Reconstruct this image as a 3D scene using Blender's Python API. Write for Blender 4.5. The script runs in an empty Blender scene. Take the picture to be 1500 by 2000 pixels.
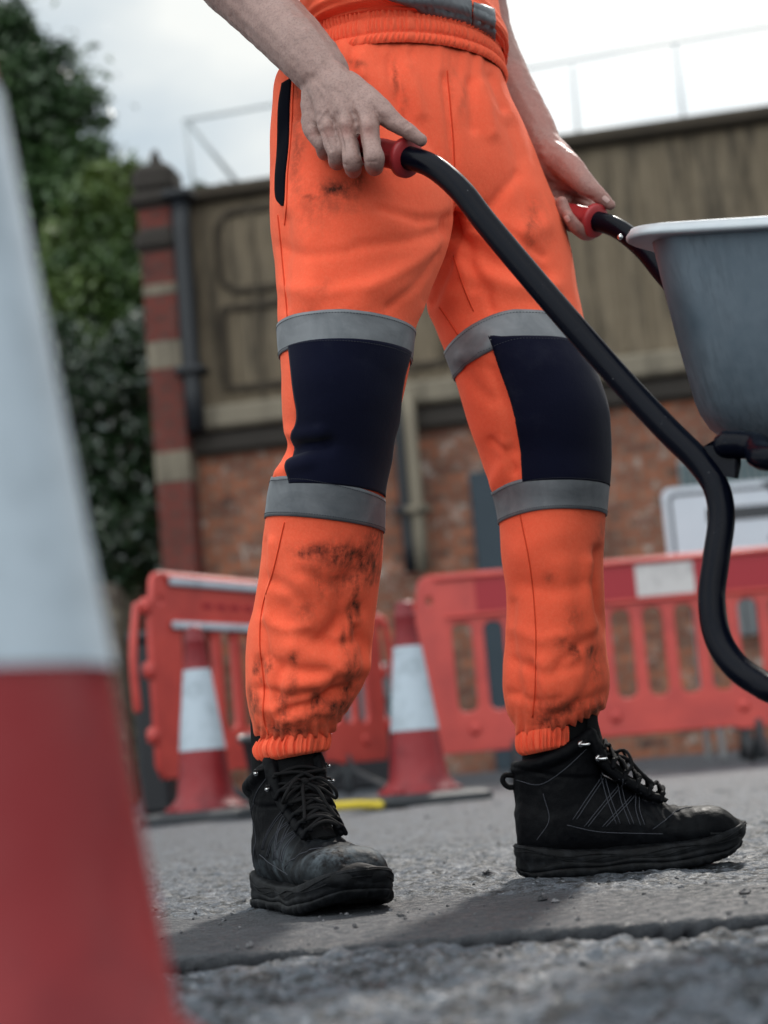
import bpy, math, random
import numpy as np
from mathutils import Vector, Matrix
from mathutils.bvhtree import BVHTree
R = math.radians
random.seed(7)
rng = np.random.default_rng(11)
sc = bpy.context.scene
C = sc.collection

# ------------------------------------------------------------------ camera
H, PITCH, ROLL, FPX = 0.17, R(8.04), R(5.0), 3400.0
cam_d = bpy.data.cameras.new('camera'); cam = bpy.data.objects.new('camera', cam_d); C.objects.link(cam); sc.camera = cam
FW = np.array([0, math.cos(PITCH), math.sin(PITCH)])
U0 = np.array([0, -math.sin(PITCH), math.cos(PITCH)]); X0 = np.array([1., 0, 0])
RT = math.cos(ROLL) * X0 - math.sin(ROLL) * U0
UP = math.sin(ROLL) * X0 + math.cos(ROLL) * U0
CAM = np.array([0, 0, H])
m = Matrix.Identity(4)
for i in range(3):
    m[i][0] = RT[i]; m[i][1] = UP[i]; m[i][2] = -FW[i]; m[i][3] = CAM[i]
cam.matrix_world = m
cam_d.sensor_fit = 'VERTICAL'; cam_d.sensor_height = 36.0; cam_d.sensor_width = 27.0
cam_d.lens = FPX / 2000 * 36.0
cam_d.clip_start = 0.05; cam_d.clip_end = 2000
cam_d.dof.use_dof = True; cam_d.dof.focus_distance = 2.12; cam_d.dof.aperture_fstop = 3.9

# ------------------------------------------------------------------ world, sun, exposure
SUN_EL, SUN_AZ = R(42), R(18)            # azimuth from +Y towards +X
w = bpy.data.worlds.new('World'); sc.world = w; w.use_nodes = True
nt = w.node_tree; N = nt.nodes; Lk = nt.links; N.clear()
def wn(t, **k):
    n = N.new(t)
    for a, b in k.items(): setattr(n, a, b)
    return n
out = wn('ShaderNodeOutputWorld'); bg = wn('ShaderNodeBackground')
sky = wn('ShaderNodeTexSky', sky_type='NISHITA', sun_disc=False, sun_elevation=SUN_EL, sun_rotation=SUN_AZ, air_density=1.0, dust_density=2.0)
tc = wn('ShaderNodeTexCoord'); no = wn('ShaderNodeTexNoise'); no.inputs['Scale'].default_value = 2.6; no.inputs['Detail'].default_value = 5; no.inputs['Roughness'].default_value = .5
mp = wn('ShaderNodeMapping'); mp.inputs['Scale'].default_value = (1, 1, 2.2); mp.inputs['Location'].default_value = (.35, .1, .2)
Lk.new(tc.outputs['Generated'], mp.inputs[0]); Lk.new(mp.outputs[0], no.inputs['Vector'])
cr = wn('ShaderNodeValToRGB'); cr.color_ramp.elements[0].position = .40; cr.color_ramp.elements[0].color = (5.6, 6.5, 7.1, 1)
cr.color_ramp.elements[1].position = .56; cr.color_ramp.elements[1].color = (9.2, 9.4, 9.1, 1)
Lk.new(no.outputs[0], cr.inputs[0])
mix = wn('ShaderNodeMixRGB'); mix.inputs[0].default_value = .96     # thin bright overcast over the blue sky
Lk.new(sky.outputs[0], mix.inputs[1]); Lk.new(cr.outputs[0], mix.inputs[2])
# added fill: sky behind the camera made brighter to light the worker's front
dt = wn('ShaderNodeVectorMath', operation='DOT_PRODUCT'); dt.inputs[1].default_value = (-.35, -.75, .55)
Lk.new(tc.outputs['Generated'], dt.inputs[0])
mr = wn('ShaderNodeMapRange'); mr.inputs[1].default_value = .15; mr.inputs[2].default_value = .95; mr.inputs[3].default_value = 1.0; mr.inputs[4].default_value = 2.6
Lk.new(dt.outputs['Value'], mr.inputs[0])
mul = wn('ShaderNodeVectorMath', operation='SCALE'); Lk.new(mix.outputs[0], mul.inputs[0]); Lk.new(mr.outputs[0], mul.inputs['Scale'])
# bright veil of thin cloud round the low sun
dg_ = wn('ShaderNodeVectorMath', operation='DOT_PRODUCT'); dg_.inputs[1].default_value = (math.sin(R(12.5)) * math.cos(R(21)), math.cos(R(12.5)) * math.cos(R(21)), math.sin(R(21)))
Lk.new(tc.outputs['Generated'], dg_.inputs[0])
vr = wn('ShaderNodeValToRGB'); vr.color_ramp.interpolation = 'EASE'; vr.color_ramp.elements[0].position = .98; vr.color_ramp.elements[0].color = (0, 0, 0, 1); vr.color_ramp.elements[1].position = .9995; vr.color_ramp.elements[1].color = (1, 1, 1, 1)
Lk.new(dg_.outputs['Value'], vr.inputs[0])
ad = wn('ShaderNodeMixRGB', blend_type='ADD'); ad.inputs[0].default_value = 1; sc_v = wn('ShaderNodeVectorMath', operation='SCALE'); sc_v.inputs['Scale'].default_value = 2.5
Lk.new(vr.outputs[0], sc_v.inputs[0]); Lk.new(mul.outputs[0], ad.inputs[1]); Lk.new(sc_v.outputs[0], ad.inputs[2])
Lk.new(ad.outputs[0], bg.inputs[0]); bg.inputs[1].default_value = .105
Lk.new(bg.outputs[0], out.inputs[0])
sd = bpy.data.lights.new('sun', 'SUN'); sun = bpy.data.objects.new('sun', sd); C.objects.link(sun)
sd.energy = 2.7; sd.angle = R(4.0); sd.color = (1, .95, .88)
sv = Vector((math.sin(SUN_AZ) * math.cos(SUN_EL), math.cos(SUN_AZ) * math.cos(SUN_EL), math.sin(SUN_EL)))
sun.rotation_euler = sv.to_track_quat('Z', 'Y').to_euler(); sun.location = (3, 6, 8)
sc.view_settings.view_transform = 'Standard'; sc.view_settings.look = 'None'; sc.view_settings.exposure = 0; sc.view_settings.gamma = 1
sc.render.engine = 'CYCLES'; sc.cycles.max_bounces = 6; sc.cycles.caustics_reflective = False; sc.cycles.caustics_refractive = False

# ------------------------------------------------------------------ helpers: projection, noise
def pt(px, py, Y):
    d = FPX * FW + (px - 750) * RT + (1000 - py) * UP
    return CAM + d * (Y / d[1])
def gp(px, py, z=0.0):
    d = FPX * FW + (px - 750) * RT + (1000 - py) * UP
    return CAM + d * ((z - H) / d[2])
def proj(V):
    D = V - CAM; f = D @ FW
    return 750 + FPX * (D @ RT) / f, 1000 - FPX * (D @ UP) / f
def _h(i, j, k, s):
    n = (i * 374761393 + j * 668265263 + k * 2147483647 + s * 974634777) & 0xffffffff
    n = ((n ^ (n >> 13)) * 1274126177) & 0xffffffff
    n = ((n ^ (n >> 16)) * 2246822519) & 0xffffffff
    return ((n ^ (n >> 15)) & 0xffffff) / float(0xffffff)
def vn(P, s=0):
    P = np.asarray(P, float); I = np.floor(P).astype(np.int64); F = P - I; F = F * F * (3 - 2 * F)
    r = 0
    for a in (0, 1):
        for b in (0, 1):
            for c in (0, 1):
                wgt = (F[:, 0] if a else 1 - F[:, 0]) * (F[:, 1] if b else 1 - F[:, 1]) * (F[:, 2] if c else 1 - F[:, 2])
                r = r + wgt * _h(I[:, 0] + a, I[:, 1] + b, I[:, 2] + c, s)
    return r * 2 - 1
def fbm(P, sc_, o=4, s=0, g=.5):
    P = np.asarray(P, float) * sc_; r = 0; a = 1
    for i in range(o): r = r + a * vn(P * 2 ** i + 17.3 * i, s + i); a *= g
    return r

# ------------------------------------------------------------------ helpers: meshes
def root_loc(p):
    v = Vector((0, 0, 0))
    while p is not None: v += p.location; p = p.parent
    return v
def obj(name, V, F, mat, parent=None, loc=None, smooth=True, world=True):
    """one mesh object; V in world coordinates unless world=False"""
    me = bpy.data.meshes.new(name); o = bpy.data.objects.new(name, me); C.objects.link(o)
    V = np.asarray(V, float)
    if loc is not None: o.location = loc
    if parent is not None: o.parent = parent
    if world:
        off = root_loc(o.parent) + o.location; V = V - np.array(off)
    me.from_pydata([tuple(v) for v in V], [], [tuple(int(i) for i in f) for f in F])
    if smooth: me.polygons.foreach_set('use_smooth', [True] * len(me.polygons))
    if mat: me.materials.append(mat)
    me.update()
    return o
def attr(o, name, vals):
    a = o.data.attributes.new(name, 'FLOAT', 'POINT'); a.data.foreach_set('value', np.asarray(vals, np.float32))
def tag(o, label=None, cat=None, group=None, kind=None):
    for k, v in (('label', label), ('category', cat), ('group', group), ('kind', kind)):
        if v: o[k] = v
    return o
def thing(name, label, cat, loc=(0, 0, 0), rz=0, group=None):
    o = bpy.data.objects.new(name, None); C.objects.link(o); o.location = loc; o.rotation_euler = (0, 0, rz)
    o.empty_display_size = .1
    return tag(o, label, cat, group)
def dup(root, loc, rz, label, group=None):
    r = root.copy(); C.objects.link(r); r.location = loc; r.rotation_euler = (0, 0, rz); r['label'] = label
    if group: r['group'] = group
    for ch in list(root.children):
        c = ch.copy(); C.objects.link(c); c.parent = r
        for g in ch.children:
            d = g.copy(); C.objects.link(d); d.parent = c
    return r
def merge(*parts):
    Vs, Fs, n = [], [], 0
    for V, F in parts:
        Vs.append(np.asarray(V, float)); Fs += [tuple(i + n for i in f) for f in F]; n += len(V)
    return np.concatenate(Vs), Fs
def loft(rings, cap=True, closed=True):
    rings = [np.asarray(r, float) for r in rings]; n = len(rings[0]); V = np.concatenate(rings); F = []
    for i in range(len(rings) - 1):
        for j in range(n if closed else n - 1):
            k = (j + 1) % n
            F.append((i * n + j, i * n + k, (i + 1) * n + k, (i + 1) * n + j))
    if cap:
        F.append(tuple(range(n - 1, -1, -1))); F.append(tuple((len(rings) - 1) * n + j for j in range(n)))
    return V, F
def cr_spline(P, n):
    """Catmull-Rom through P (k x d), n samples per span"""
    P = np.asarray(P, float); k = len(P)
    if k < 3: 
        t = np.linspace(0, 1, n * (k - 1) + 1)[:, None]; return P[0] * (1 - t) + P[-1] * t
    Q = np.vstack([2 * P[0] - P[1], P, 2 * P[-1] - P[-2]]); o = []
    for i in range(k - 1):
        p0, p1, p2, p3 = Q[i:i + 4]
        for t in np.linspace(0, 1, n, endpoint=False):
            o.append(.5 * ((2 * p1) + (-p0 + p2) * t + (2 * p0 - 5 * p1 + 4 * p2 - p3) * t * t + (-p0 + 3 * p1 - 3 * p2 + p3) * t ** 3))
    o.append(P[-1]); return np.array(o)
def tube(P, r, n=14, sub=6, ends='flat', spline=True, flat=None):
    """swept tube; r scalar or list per control point; ends flat/round"""
    P = np.asarray(P, float); rr = np.full(len(P), r, float) if np.isscalar(r) else np.asarray(r, float)
    A = np.hstack([P, rr[:, None]])
    if spline: A = cr_spline(A, sub)
    P = A[:, :3]; rr = np.maximum(A[:, 3], 1e-5)
    T = np.gradient(P, axis=0); T /= np.linalg.norm(T, axis=1)[:, None] + 1e-12
    if ends == 'round':
        pre, post, pr, po = [], [], [], []
        for a in (80, 60, 40, 20):
            pre.append(P[0] - T[0] * rr[0] * math.sin(R(a))); pr.append(rr[0] * math.cos(R(a)))
        for a in (20, 40, 60, 80):
            post.append(P[-1] + T[-1] * rr[-1] * math.sin(R(a))); po.append(rr[-1] * math.cos(R(a)))
        P = np.vstack([pre, P, post]); T = np.vstack([[T[0]] * 4, T, [T[-1]] * 4]); rr = np.concatenate([pr, rr, po])
    u = np.cross(T[0], [0, 0, 1.]); 
    if np.linalg.norm(u) < .1: u = np.cross(T[0], [0, 1., 0])
    u /= np.linalg.norm(u); rings = []
    th = np.linspace(0, 2 * math.pi, n, endpoint=False)
    for i in range(len(P)):
        u = u - T[i] * (u @ T[i]); u /= np.linalg.norm(u); v = np.cross(T[i], u)
        rings.append(P[i] + rr[i] * (np.cos(th)[:, None] * u + np.sin(th)[:, None] * v))
    return loft(rings)
def box(c, s, rz=0, bev=0):
    """box, optionally chamfered"""
    x, y, z = s[0] / 2, s[1] / 2, s[2] / 2; b = bev
    def ring(hx, hy, zz): return [(-hx, -hy, zz), (hx, -hy, zz), (hx, hy, zz), (-hx, hy, zz)]
    if b:
        def oct_(hx, hy, zz, c_): return [(-hx + c_, -hy, zz), (hx - c_, -hy, zz), (hx, -hy + c_, zz), (hx, hy - c_, zz), (hx - c_, hy, zz), (-hx + c_, hy, zz), (-hx, hy - c_, zz), (-hx, -hy + c_, zz)]
        rs = [oct_(x - b, y - b, -z, b * .5), oct_(x, y, -z + b, b), oct_(x, y, z - b, b), oct_(x - b, y - b, z, b * .5)]
    else: rs = [ring(x, y, -z), ring(x, y, z)]
    V, F = loft(rs); c_, s_ = math.cos(rz), math.sin(rz)
    V = np.stack([V[:, 0] * c_ - V[:, 1] * s_, V[:, 0] * s_ + V[:, 1] * c_, V[:, 2]], 1) + np.array(c)
    return V, F
def ellipsoid(c, r, n=16, rot=None):
    rings = []
    for a in np.linspace(-math.pi / 2 + .12, math.pi / 2 - .12, n // 2 + 2):
        th = np.linspace(0, 2 * math.pi, n, endpoint=False)
        rings.append(np.stack([math.cos(a) * np.cos(th) * r[0], math.cos(a) * np.sin(th) * r[1], np.full(n, math.sin(a) * r[2])], 1))
    V, F = loft(rings)
    if rot is not None: V = V @ np.array(rot).T
    return V + np.array(c), F
def remesh(parts, voxel, smooth=6, fac=.5):
    V, F = merge(*parts)
    me = bpy.data.meshes.new('t'); me.from_pydata([tuple(v) for v in V], [], F); o = bpy.data.objects.new('t', me); C.objects.link(o)
    md = o.modifiers.new('r', 'REMESH'); md.mode = 'VOXEL'; md.voxel_size = voxel; md.adaptivity = 0
    if smooth:
        s = o.modifiers.new('s', 'SMOOTH'); s.factor = fac; s.iterations = smooth
    dg = bpy.context.evaluated_depsgraph_get(); e = o.evaluated_get(dg).to_mesh()
    V2 = np.empty(len(e.vertices) * 3); e.vertices.foreach_get('co', V2); V2 = V2.reshape(-1, 3)
    F2 = [tuple(p.vertices) for p in e.polygons]
    o.evaluated_get(dg).to_mesh_clear(); bpy.data.objects.remove(o); bpy.data.meshes.remove(me)
    return V2, F2
def normals(V, F):
    Q = np.array([f if len(f) == 4 else (f[0], f[1], f[2], f[2]) for f in F if len(f) in (3, 4)])
    n = np.cross(V[Q[:, 2]] - V[Q[:, 0]], V[Q[:, 3]] - V[Q[:, 1]]) ; bad = Q[:, 2] == Q[:, 3]
    n[bad] = np.cross(V[Q[bad, 1]] - V[Q[bad, 0]], V[Q[bad, 2]] - V[Q[bad, 0]])
    o = np.zeros_like(V)
    for k in range(4): np.add.at(o, Q[:, k], n)
    return o / (np.linalg.norm(o, axis=1)[:, None] + 1e-12)
def bvh(V, F): return BVHTree.FromPolygons([tuple(v) for v in V], F)
def snap(tree, V, off):
    out_ = []
    for v in V:
        p, n, _, _ = tree.find_nearest(Vector(v)); out_.append(np.array(p) + np.array(n) * off)
    return np.array(out_)
def cast(tree, px, py, off=.001):
    d = FPX * FW + (px - 750) * RT + (1000 - py) * UP; d /= np.linalg.norm(d)
    p, n, _, _ = tree.ray_cast(Vector(CAM), Vector(d))
    if p is None: return None
    return np.array(p) + np.array(n) * off
def grid_faces(nu, nv, closed=False):
    F = []
    for i in range(nv - 1):
        for j in range(nu if closed else nu - 1):
            k = (j + 1) % nu; F.append((i * nu + j, i * nu + k, (i + 1) * nu + k, (i + 1) * nu + j))
    return F
def thick_grid(V, nu, nv, tree_or_n, t, closed=False):
    """sheet of rows nv x nu made into a closed slab by pushing back along normals"""
    F = grid_faces(nu, nv, closed); Nn = normals(V, F)
    return Nn, F
def seg_fall(px, py, line, wd):
    d = np.full(len(px), 1e9)
    for (x0, y0), (x1, y1) in zip(line[:-1], line[1:]):
        dx, dy = x1 - x0, y1 - y0; t = np.clip(((px - x0) * dx + (py - y0) * dy) / (dx * dx + dy * dy + 1e-9), 0, 1)
        d = np.minimum(d, np.hypot(px - x0 - t * dx, py - y0 - t * dy))
    return np.exp(-(d / wd) ** 2)
def plate(outline, holes, thick, bevel=0, res=2):
    """flat outline in x,z with holes -> solid mesh, thickness along y (via a filled 2D curve)"""
    cu = bpy.data.curves.new('c', 'CURVE'); cu.dimensions = '2D'; cu.fill_mode = 'BOTH'; cu.extrude = thick / 2 - bevel; cu.bevel_depth = bevel; cu.bevel_resolution = res
    for pts in [outline] + holes:
        s = cu.splines.new('POLY'); s.points.add(len(pts) - 1); s.use_cyclic_u = True
        for i, p in enumerate(pts): s.points[i].co = (p[0], p[1], 0, 1)
    o = bpy.data.objects.new('c', cu); C.objects.link(o); dg = bpy.context.evaluated_depsgraph_get()
    me = bpy.data.meshes.new_from_object(o.evaluated_get(dg))
    V = np.array([tuple(v.co) for v in me.vertices]); F = [tuple(p.vertices) for p in me.polygons]
    bpy.data.objects.remove(o); bpy.data.meshes.remove(me)
    return np.stack([V[:, 0], -V[:, 2], V[:, 1]], 1), F
def rrect(x0, z0, x1, z1, r, n=6):
    P = []
    for cx, cz, a0 in ((x1 - r, z1 - r, 0), (x0 + r, z1 - r, 90), (x0 + r, z0 + r, 180), (x1 - r, z0 + r, 270)):
        for k in range(n + 1):
            a = R(a0 + 90 * k / n); P.append((cx + r * math.cos(a), cz + r * math.sin(a)))
    return P
def xf(V, rz, loc):
    c_, s_ = math.cos(rz), math.sin(rz); V = np.asarray(V)
    return np.stack([V[:, 0] * c_ - V[:, 1] * s_, V[:, 0] * s_ + V[:, 1] * c_, V[:, 2]], 1) + np.array(loc)

# ------------------------------------------------------------------ helpers: materials
class M:
    def __init__(s, name, rough=.6, spec=.5, **k):
        s.m = bpy.data.materials.new(name); s.m.use_nodes = True; s.t = s.m.node_tree; s.b = s.t.nodes['Principled BSDF']
        s.b.inputs['Roughness'].default_value = rough; s.b.inputs['Specular IOR Level'].default_value = spec
        for a, v in k.items(): s.b.inputs[a.replace('_', ' ')].default_value = v
        s.tc = s.t.nodes.new('ShaderNodeTexCoord')
    def n(s, t, ins={}, **k):
        x = s.t.nodes.new(t)
        for a, v in k.items(): setattr(x, a, v)
        for a, v in ins.items():
            if isinstance(v, bpy.types.NodeSocket): s.t.links.new(v, x.inputs[a])
            else: x.inputs[a].default_value = v
        return x
    def l(s, a, b): s.t.links.new(a, b)
    def obj(s): return s.tc.outputs['Object']
    def map(s, scale=(1, 1, 1), rot=(0, 0, 0), loc=(0, 0, 0)):
        return s.n('ShaderNodeMapping', {'Vector': s.obj(), 'Scale': scale, 'Rotation': rot, 'Location': loc}).outputs[0]
    def noise(s, scale, detail=4, rough=.55, vec=None, dist=0):
        return s.n('ShaderNodeTexNoise', {'Vector': vec or s.obj(), 'Scale': scale, 'Detail': detail, 'Roughness': rough, 'Distortion': dist}).outputs[0]
    def ramp(s, f, *st):
        r = s.n('ShaderNodeValToRGB', {'Fac': f}); e = r.color_ramp.elements
        while len(e) < len(st): e.new(.5)
        for i, (p, c) in enumerate(st):
            e[i].position = p; e[i].color = (c[0], c[1], c[2], 1) if hasattr(c, '__len__') else (c, c, c, 1)
        return r.outputs[0]
    def mix(s, f, a, b, mode='MIX'):
        x = s.n('ShaderNodeMixRGB', blend_type=mode)
        for i, v in ((0, f), (1, a), (2, b)):
            if isinstance(v, bpy.types.NodeSocket): s.l(v, x.inputs[i])
            elif i == 0: x.inputs[0].default_value = v
            else: x.inputs[i].default_value = (*v, 1) if len(v) == 3 else v
        return x.outputs[0]
    def math(s, op, a, b=0.0):
        x = s.n('ShaderNodeMath', operation=op)
        for i, v in ((0, a), (1, b)):
            if isinstance(v, bpy.types.NodeSocket): s.l(v, x.inputs[i])
            else: x.inputs[i].default_value = v
        return x.outputs[0]
    def col(s, c):
        if isinstance(c, bpy.types.NodeSocket): s.l(c, s.b.inputs['Base Color'])
        else: s.b.inputs['Base Color'].default_value = (*c, 1)
        return s
    def ro(s, f): s.l(f, s.b.inputs['Roughness']); return s
    def bump(s, h, st=.3, d=.002, prev=None):
        x = s.n('ShaderNodeBump', {'Height': h, 'Strength': st, 'Distance': d})
        if prev: s.l(prev, x.inputs['Normal'])
        s.l(x.outputs[0], s.b.inputs['Normal']); return x.outputs[0]
    def attr(s, name): return s.n('ShaderNodeAttribute', attribute_name=name).outputs['Fac']

# hi-vis fabric with ground-in dirt (attribute 'dirt' marks where it is soiled)
f = M('orange_fabric', .85, .15, Sheen_Weight=.25, Sheen_Roughness=.5)
f.b.inputs['Sheen Tint'].default_value = (1, .5, .3, 1)
n1 = f.noise(9, 5); n2 = f.noise(70, 4, .7); n3 = f.noise(320, 2)
base = f.mix(n1, (.96, .114, .052), (.98, .150, .074))
grain = f.noise(620, 2, .6, vec=f.map((1, 1, .6))); base = f.mix(f.ramp(grain, (.38, .0), (.62, .20)), base, (.80, .085, .030))
base = f.mix(f.ramp(f.noise(260, 3, .7), (.45, 0), (.70, .14)), base, (1.0, .30, .16))
streak = f.noise(48, 5, .75, vec=f.map((1, 1, .28)))
dm = f.math('MULTIPLY', f.attr('dirt'), f.ramp(f.math('ADD', f.math('MULTIPLY', n2, .5), f.math('MULTIPLY', streak, .5)), (.36, .06), (.58, 1)))
smudge = f.math('MULTIPLY', f.ramp(f.noise(14, 6, .7), (.56, 0), (.80, 1)), .14)
f.col(f.mix(f.math('MAXIMUM', dm, smudge), base, (.060, .016, .011)))
wv = f.n('ShaderNodeTexWave', {'Vector': f.map((1, 1, 1)), 'Scale': 260, 'Distortion': 1.5, 'Detail': 2}, bands_direction='Z').outputs[1]
p_ = f.bump(wv, .35, .0009); p_ = f.bump(n3, .25, .0008, p_); f.bump(f.noise(38, 4, .6), .35, .004, p_)
ORANGE = f.m
f = M('seam_thread', .8, .2); f.col((.62, .055, .018)); THREAD = f.m
def tapem():
    f = M('reflective_tape', .55, .4)
    n = f.noise(26, 4, .6, dist=.6)
    f.col(f.mix(f.ramp(n, (.35, 0), (.7, 1)), (.135, .146, .160), (.205, .215, .230)))
    f.b.inputs['Metallic'].default_value = .3
    st_ = f.noise(9, 5, .7, vec=f.map((1, 1, .5)))
    p = f.bump(f.noise(16, 3, .5, vec=f.map((1, 1, 1.8)), dist=.8), .28, .005)
    f.bump(f.noise(600, 2), .15, .0006, p); return f.m
TAPE = tapem()
f = M('navy_fabric', .9, .1, Sheen_Weight=.06)
n = f.noise(9, 6, .72); f.col(f.mix(f.math('MULTIPLY', f.ramp(n, (.55, 0), (.8, 1)), .5), (.0032, .0042, .0155), (.022, .024, .038)))
p_ = f.bump(f.noise(500, 2), .3, .0008); f.bump(f.noise(30, 3), .3, .003, p_); NAVY = f.m
f = M('black_trim', .9, .06); f.col((.002, .0025, .006)); f.bump(f.noise(500, 2), .3, .0006); TRIM = f.m
f = M('skin', .5, .4, Subsurface_Weight=.05, Subsurface_Scale=.01)
f.b.inputs['Subsurface Radius'].default_value = (1, .35, .2)
n = f.noise(28, 5, .6); fr = f.ramp(f.noise(330, 4, .75), (.47, 0), (.62, 1)); hr = f.ramp(f.noise(160, 4, .8, vec=f.map((1, 2.5, 1))), (.5, 0), (.7, 1))
skc = f.mix(n, (.25, .145, .125), (.40, .265, .235))
skc = f.mix(f.math('MULTIPLY', fr, .40), skc, (.13, .072, .062))
skc = f.mix(f.math('MULTIPLY', f.attr('red'), .55), skc, (.42, .13, .10))
f.col(skc)
vo = f.n('ShaderNodeTexVoronoi', {'Vector': f.obj(), 'Scale': 520.}).outputs[0]
p_ = f.bump(vo, .35, .0005); f.bump(f.noise(60, 5, .65), .35, .0022, p_); SKIN = f.m
f = M('nail', .3, .5); f.col((.62, .42, .38)); NAIL = f.m
f = M('hair', .6, .4); f.col(f.mix(f.noise(60), (.05, .03, .02), (.1, .06, .035))); HAIR = f.m
f = M('eye_white', .3, .5); f.col((.7, .68, .66)); EYE = f.m
# boots
f = M('boot_leather', .55, .09)
n = f.noise(34, 6, .75); d = f.math('MULTIPLY', f.attr('dust'), f.ramp(n, (.40, 0), (.66, 1)))
f.col(f.mix(d, f.mix(f.noise(12), (.0010, .0012, .0020), (.0030, .0034, .0048)), (.14, .17, .195)))
f.ro(f.ramp(n, (.3, .42), (.7, .75)))
p_ = f.bump(f.noise(420, 3), .4, .0008); f.bump(f.noise(46, 4, .6), .4, .003, p_); LEATHER = f.m
f = M('boot_mesh_fabric', .85, .2)
f.b.inputs['Specular IOR Level'].default_value = .12; f.col((.004, .0042, .005)); vo = f.n('ShaderNodeTexVoronoi', {'Vector': f.obj(), 'Scale': 700.}).outputs[0]; f.bump(vo, .7, .001); BMESH = f.m
f = M('boot_rubber', .6, .14); n = f.noise(60, 5, .7)
f.col(f.mix(f.ramp(n, (.45, 0), (.8, 1)), (.0025, .003, .004), (.020, .022, .026))); f.bump(f.noise(200, 3), .3, .001); RUBBER = f.m
f = M('lace', .8, .2); f.col((.005, .005, .006)); wv = f.n('ShaderNodeTexWave', {'Vector': f.obj(), 'Scale': 260.}).outputs[1]; f.bump(wv, .5, .001); LACE = f.m
f = M('lace_grey_stitch', .8, .3); f.col((.042, .045, .056)); STITCH = f.m
f = M('steel', .22, .5, Metallic=1.0); f.col((.55, .55, .56)); STEEL = f.m
# barrow
f = M('gloss_black_paint', .25, .06, Coat_Weight=.09, Coat_Roughness=.05); n = f.noise(180, 3, .7)
f.col(f.mix(f.ramp(n, (.70, 0), (.76, 1)), (.0012, .002, .006), (.12, .12, .13))); f.ro(f.ramp(f.noise(24, 5), (.3, .20), (.7, .45))); f.bump(f.noise(30), .12, .002); BPAINT = f.m
f = M('red_rubber_grip', .42, .5); f.col(f.mix(f.noise(30, 4), (.30, .018, .022), (.42, .03, .035))); f.bump(f.noise(200, 3), .2, .001); GRIP = f.m
f = M('galvanised_steel', .4, .5, Metallic=.75)
n = f.noise(1, 4, .6, vec=f.map((150, 150, 4))); n2 = f.noise(14, 5, .6)
hm = f.n('ShaderNodeSeparateXYZ', {'Vector': f.obj()}).outputs[2]; up_ = f.math('MULTIPLY', f.ramp(n, (.46, 0), (.62, 1)), f.ramp(f.noise(7, 3), (.42, 0), (.60, .55)))
f.col(f.mix(up_, f.mix(f.ramp(n2, (.3, 0), (.7, 1)), (.085, .115, .145), (.145, .18, .215)), (.06, .075, .09)))
f.ro(f.ramp(n2, (.3, .42), (.7, .6))); f.bump(n2, .15, .003); GALV = f.m
f = M('rim_steel', .45, .5, Metallic=.3); f.col(f.mix(f.noise(40, 4), (.40, .44, .48), (.54, .58, .61))); RIMS = f.m
# road furniture
f = M('cone_red', .5, .3); n = f.noise(5, 6, .65); n2 = f.noise(30, 4)
f.col(f.mix(f.ramp(n, (.45, 0), (.75, 1)), (.22, .017, .021), (.085, .012, .018))); f.ro(f.ramp(n2, (.3, .3), (.7, .6))); f.bump(n, .25, .006); CRED = f.m
f = M('cone_white', .65, .2); n = f.noise(7, 6, .7)
f.col(f.mix(f.ramp(n, (.48, 0), (.8, 1)), (.42, .485, .55), (.20, .235, .27))); f.bump(f.noise(12), .2, .004); CWHITE = f.m
f = M('barrier_red', .42, .45); n = f.noise(5, 6, .6)
f.col(f.mix(f.ramp(n, (.4, 0), (.75, 1)), (.50, .058, .046), (.33, .034, .032))); f.bump(f.noise(9), .2, .006); BRED = f.m
f = M('barrier_band_red', .5, .4); f.col((.30, .012, .022)); BBAND = f.m
f = M('barrier_band_white', .5, .4); n = f.noise(8, 5); f.col(f.mix(f.ramp(n, (.5, 0), (.7, 1)), (.5, .48, .48), (.3, .28, .29))); BWHITE = f.m
f = M('black_rubber', .6, .4); f.col(f.mix(f.noise(12), (.015, .017, .021), (.035, .04, .046))); f.bump(f.noise(60), .3, .003); BRUB = f.m
f = M('sign_white', .45, .5); f.col(f.mix(f.noise(6), (.50, .54, .60), (.42, .46, .52))); SWHITE = f.m
f = M('sign_black', .5, .5); f.col((.02, .023, .03)); SBLACK = f.m
f = M('grey_steel', .5, .5); f.col(f.mix(f.noise(6), (.16, .18, .19), (.24, .26, .27))); GSTEEL = f.m
f = M('yellow_hose', .5, .4); f.col((.55, .42, .03)); YEL = f.m
f = M('teal_paint', .6, .4); n = f.noise(8, 5); f.col(f.mix(n, (.045, .085, .10), (.09, .13, .14))); TEAL = f.m
# setting
def brickm(name, c1, c2, mortar, scale=1.0, mottle=.5, pale=(.42, .38, .34)):
    f = M(name, .9, .2)
    v = f.n('ShaderNodeTexBrick', {'Vector': f.map((1, 1, 1), rot=(R(90), 0, 0)), 'Color1': (*c1, 1), 'Color2': (*c2, 1), 'Mortar': (*mortar, 1), 'Scale': 1.0, 'Mortar Size': .012, 'Bias': -.1, 'Brick Width': .225, 'Row Height': .075})
    n = f.noise(3.6, 6, .75); n2 = f.noise(9, 5, .8); n3 = f.noise(1.1, 5, .6)
    c = f.mix(f.ramp(n2, (.38, 0), (.72, 1)), v.outputs[0], f.mix(.5, v.outputs[0], (.05, .03, .026)))
    c = f.mix(f.math('MULTIPLY', f.ramp(f.noise(6.5, 5, .75), (.56, 0), (.70, 1)), mottle), c, pale)
    c = f.mix(f.math('MULTIPLY', f.ramp(n, (.56, 0), (.68, 1)), .8), c, (.035, .025, .025))
    f.col(f.mix(f.math('MULTIPLY', f.ramp(n3, (.4, 0), (.7, 1)), .45), c, (.06, .035, .028)))
    f.bump(v.outputs[1], -.6, .008); return f.m
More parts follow.
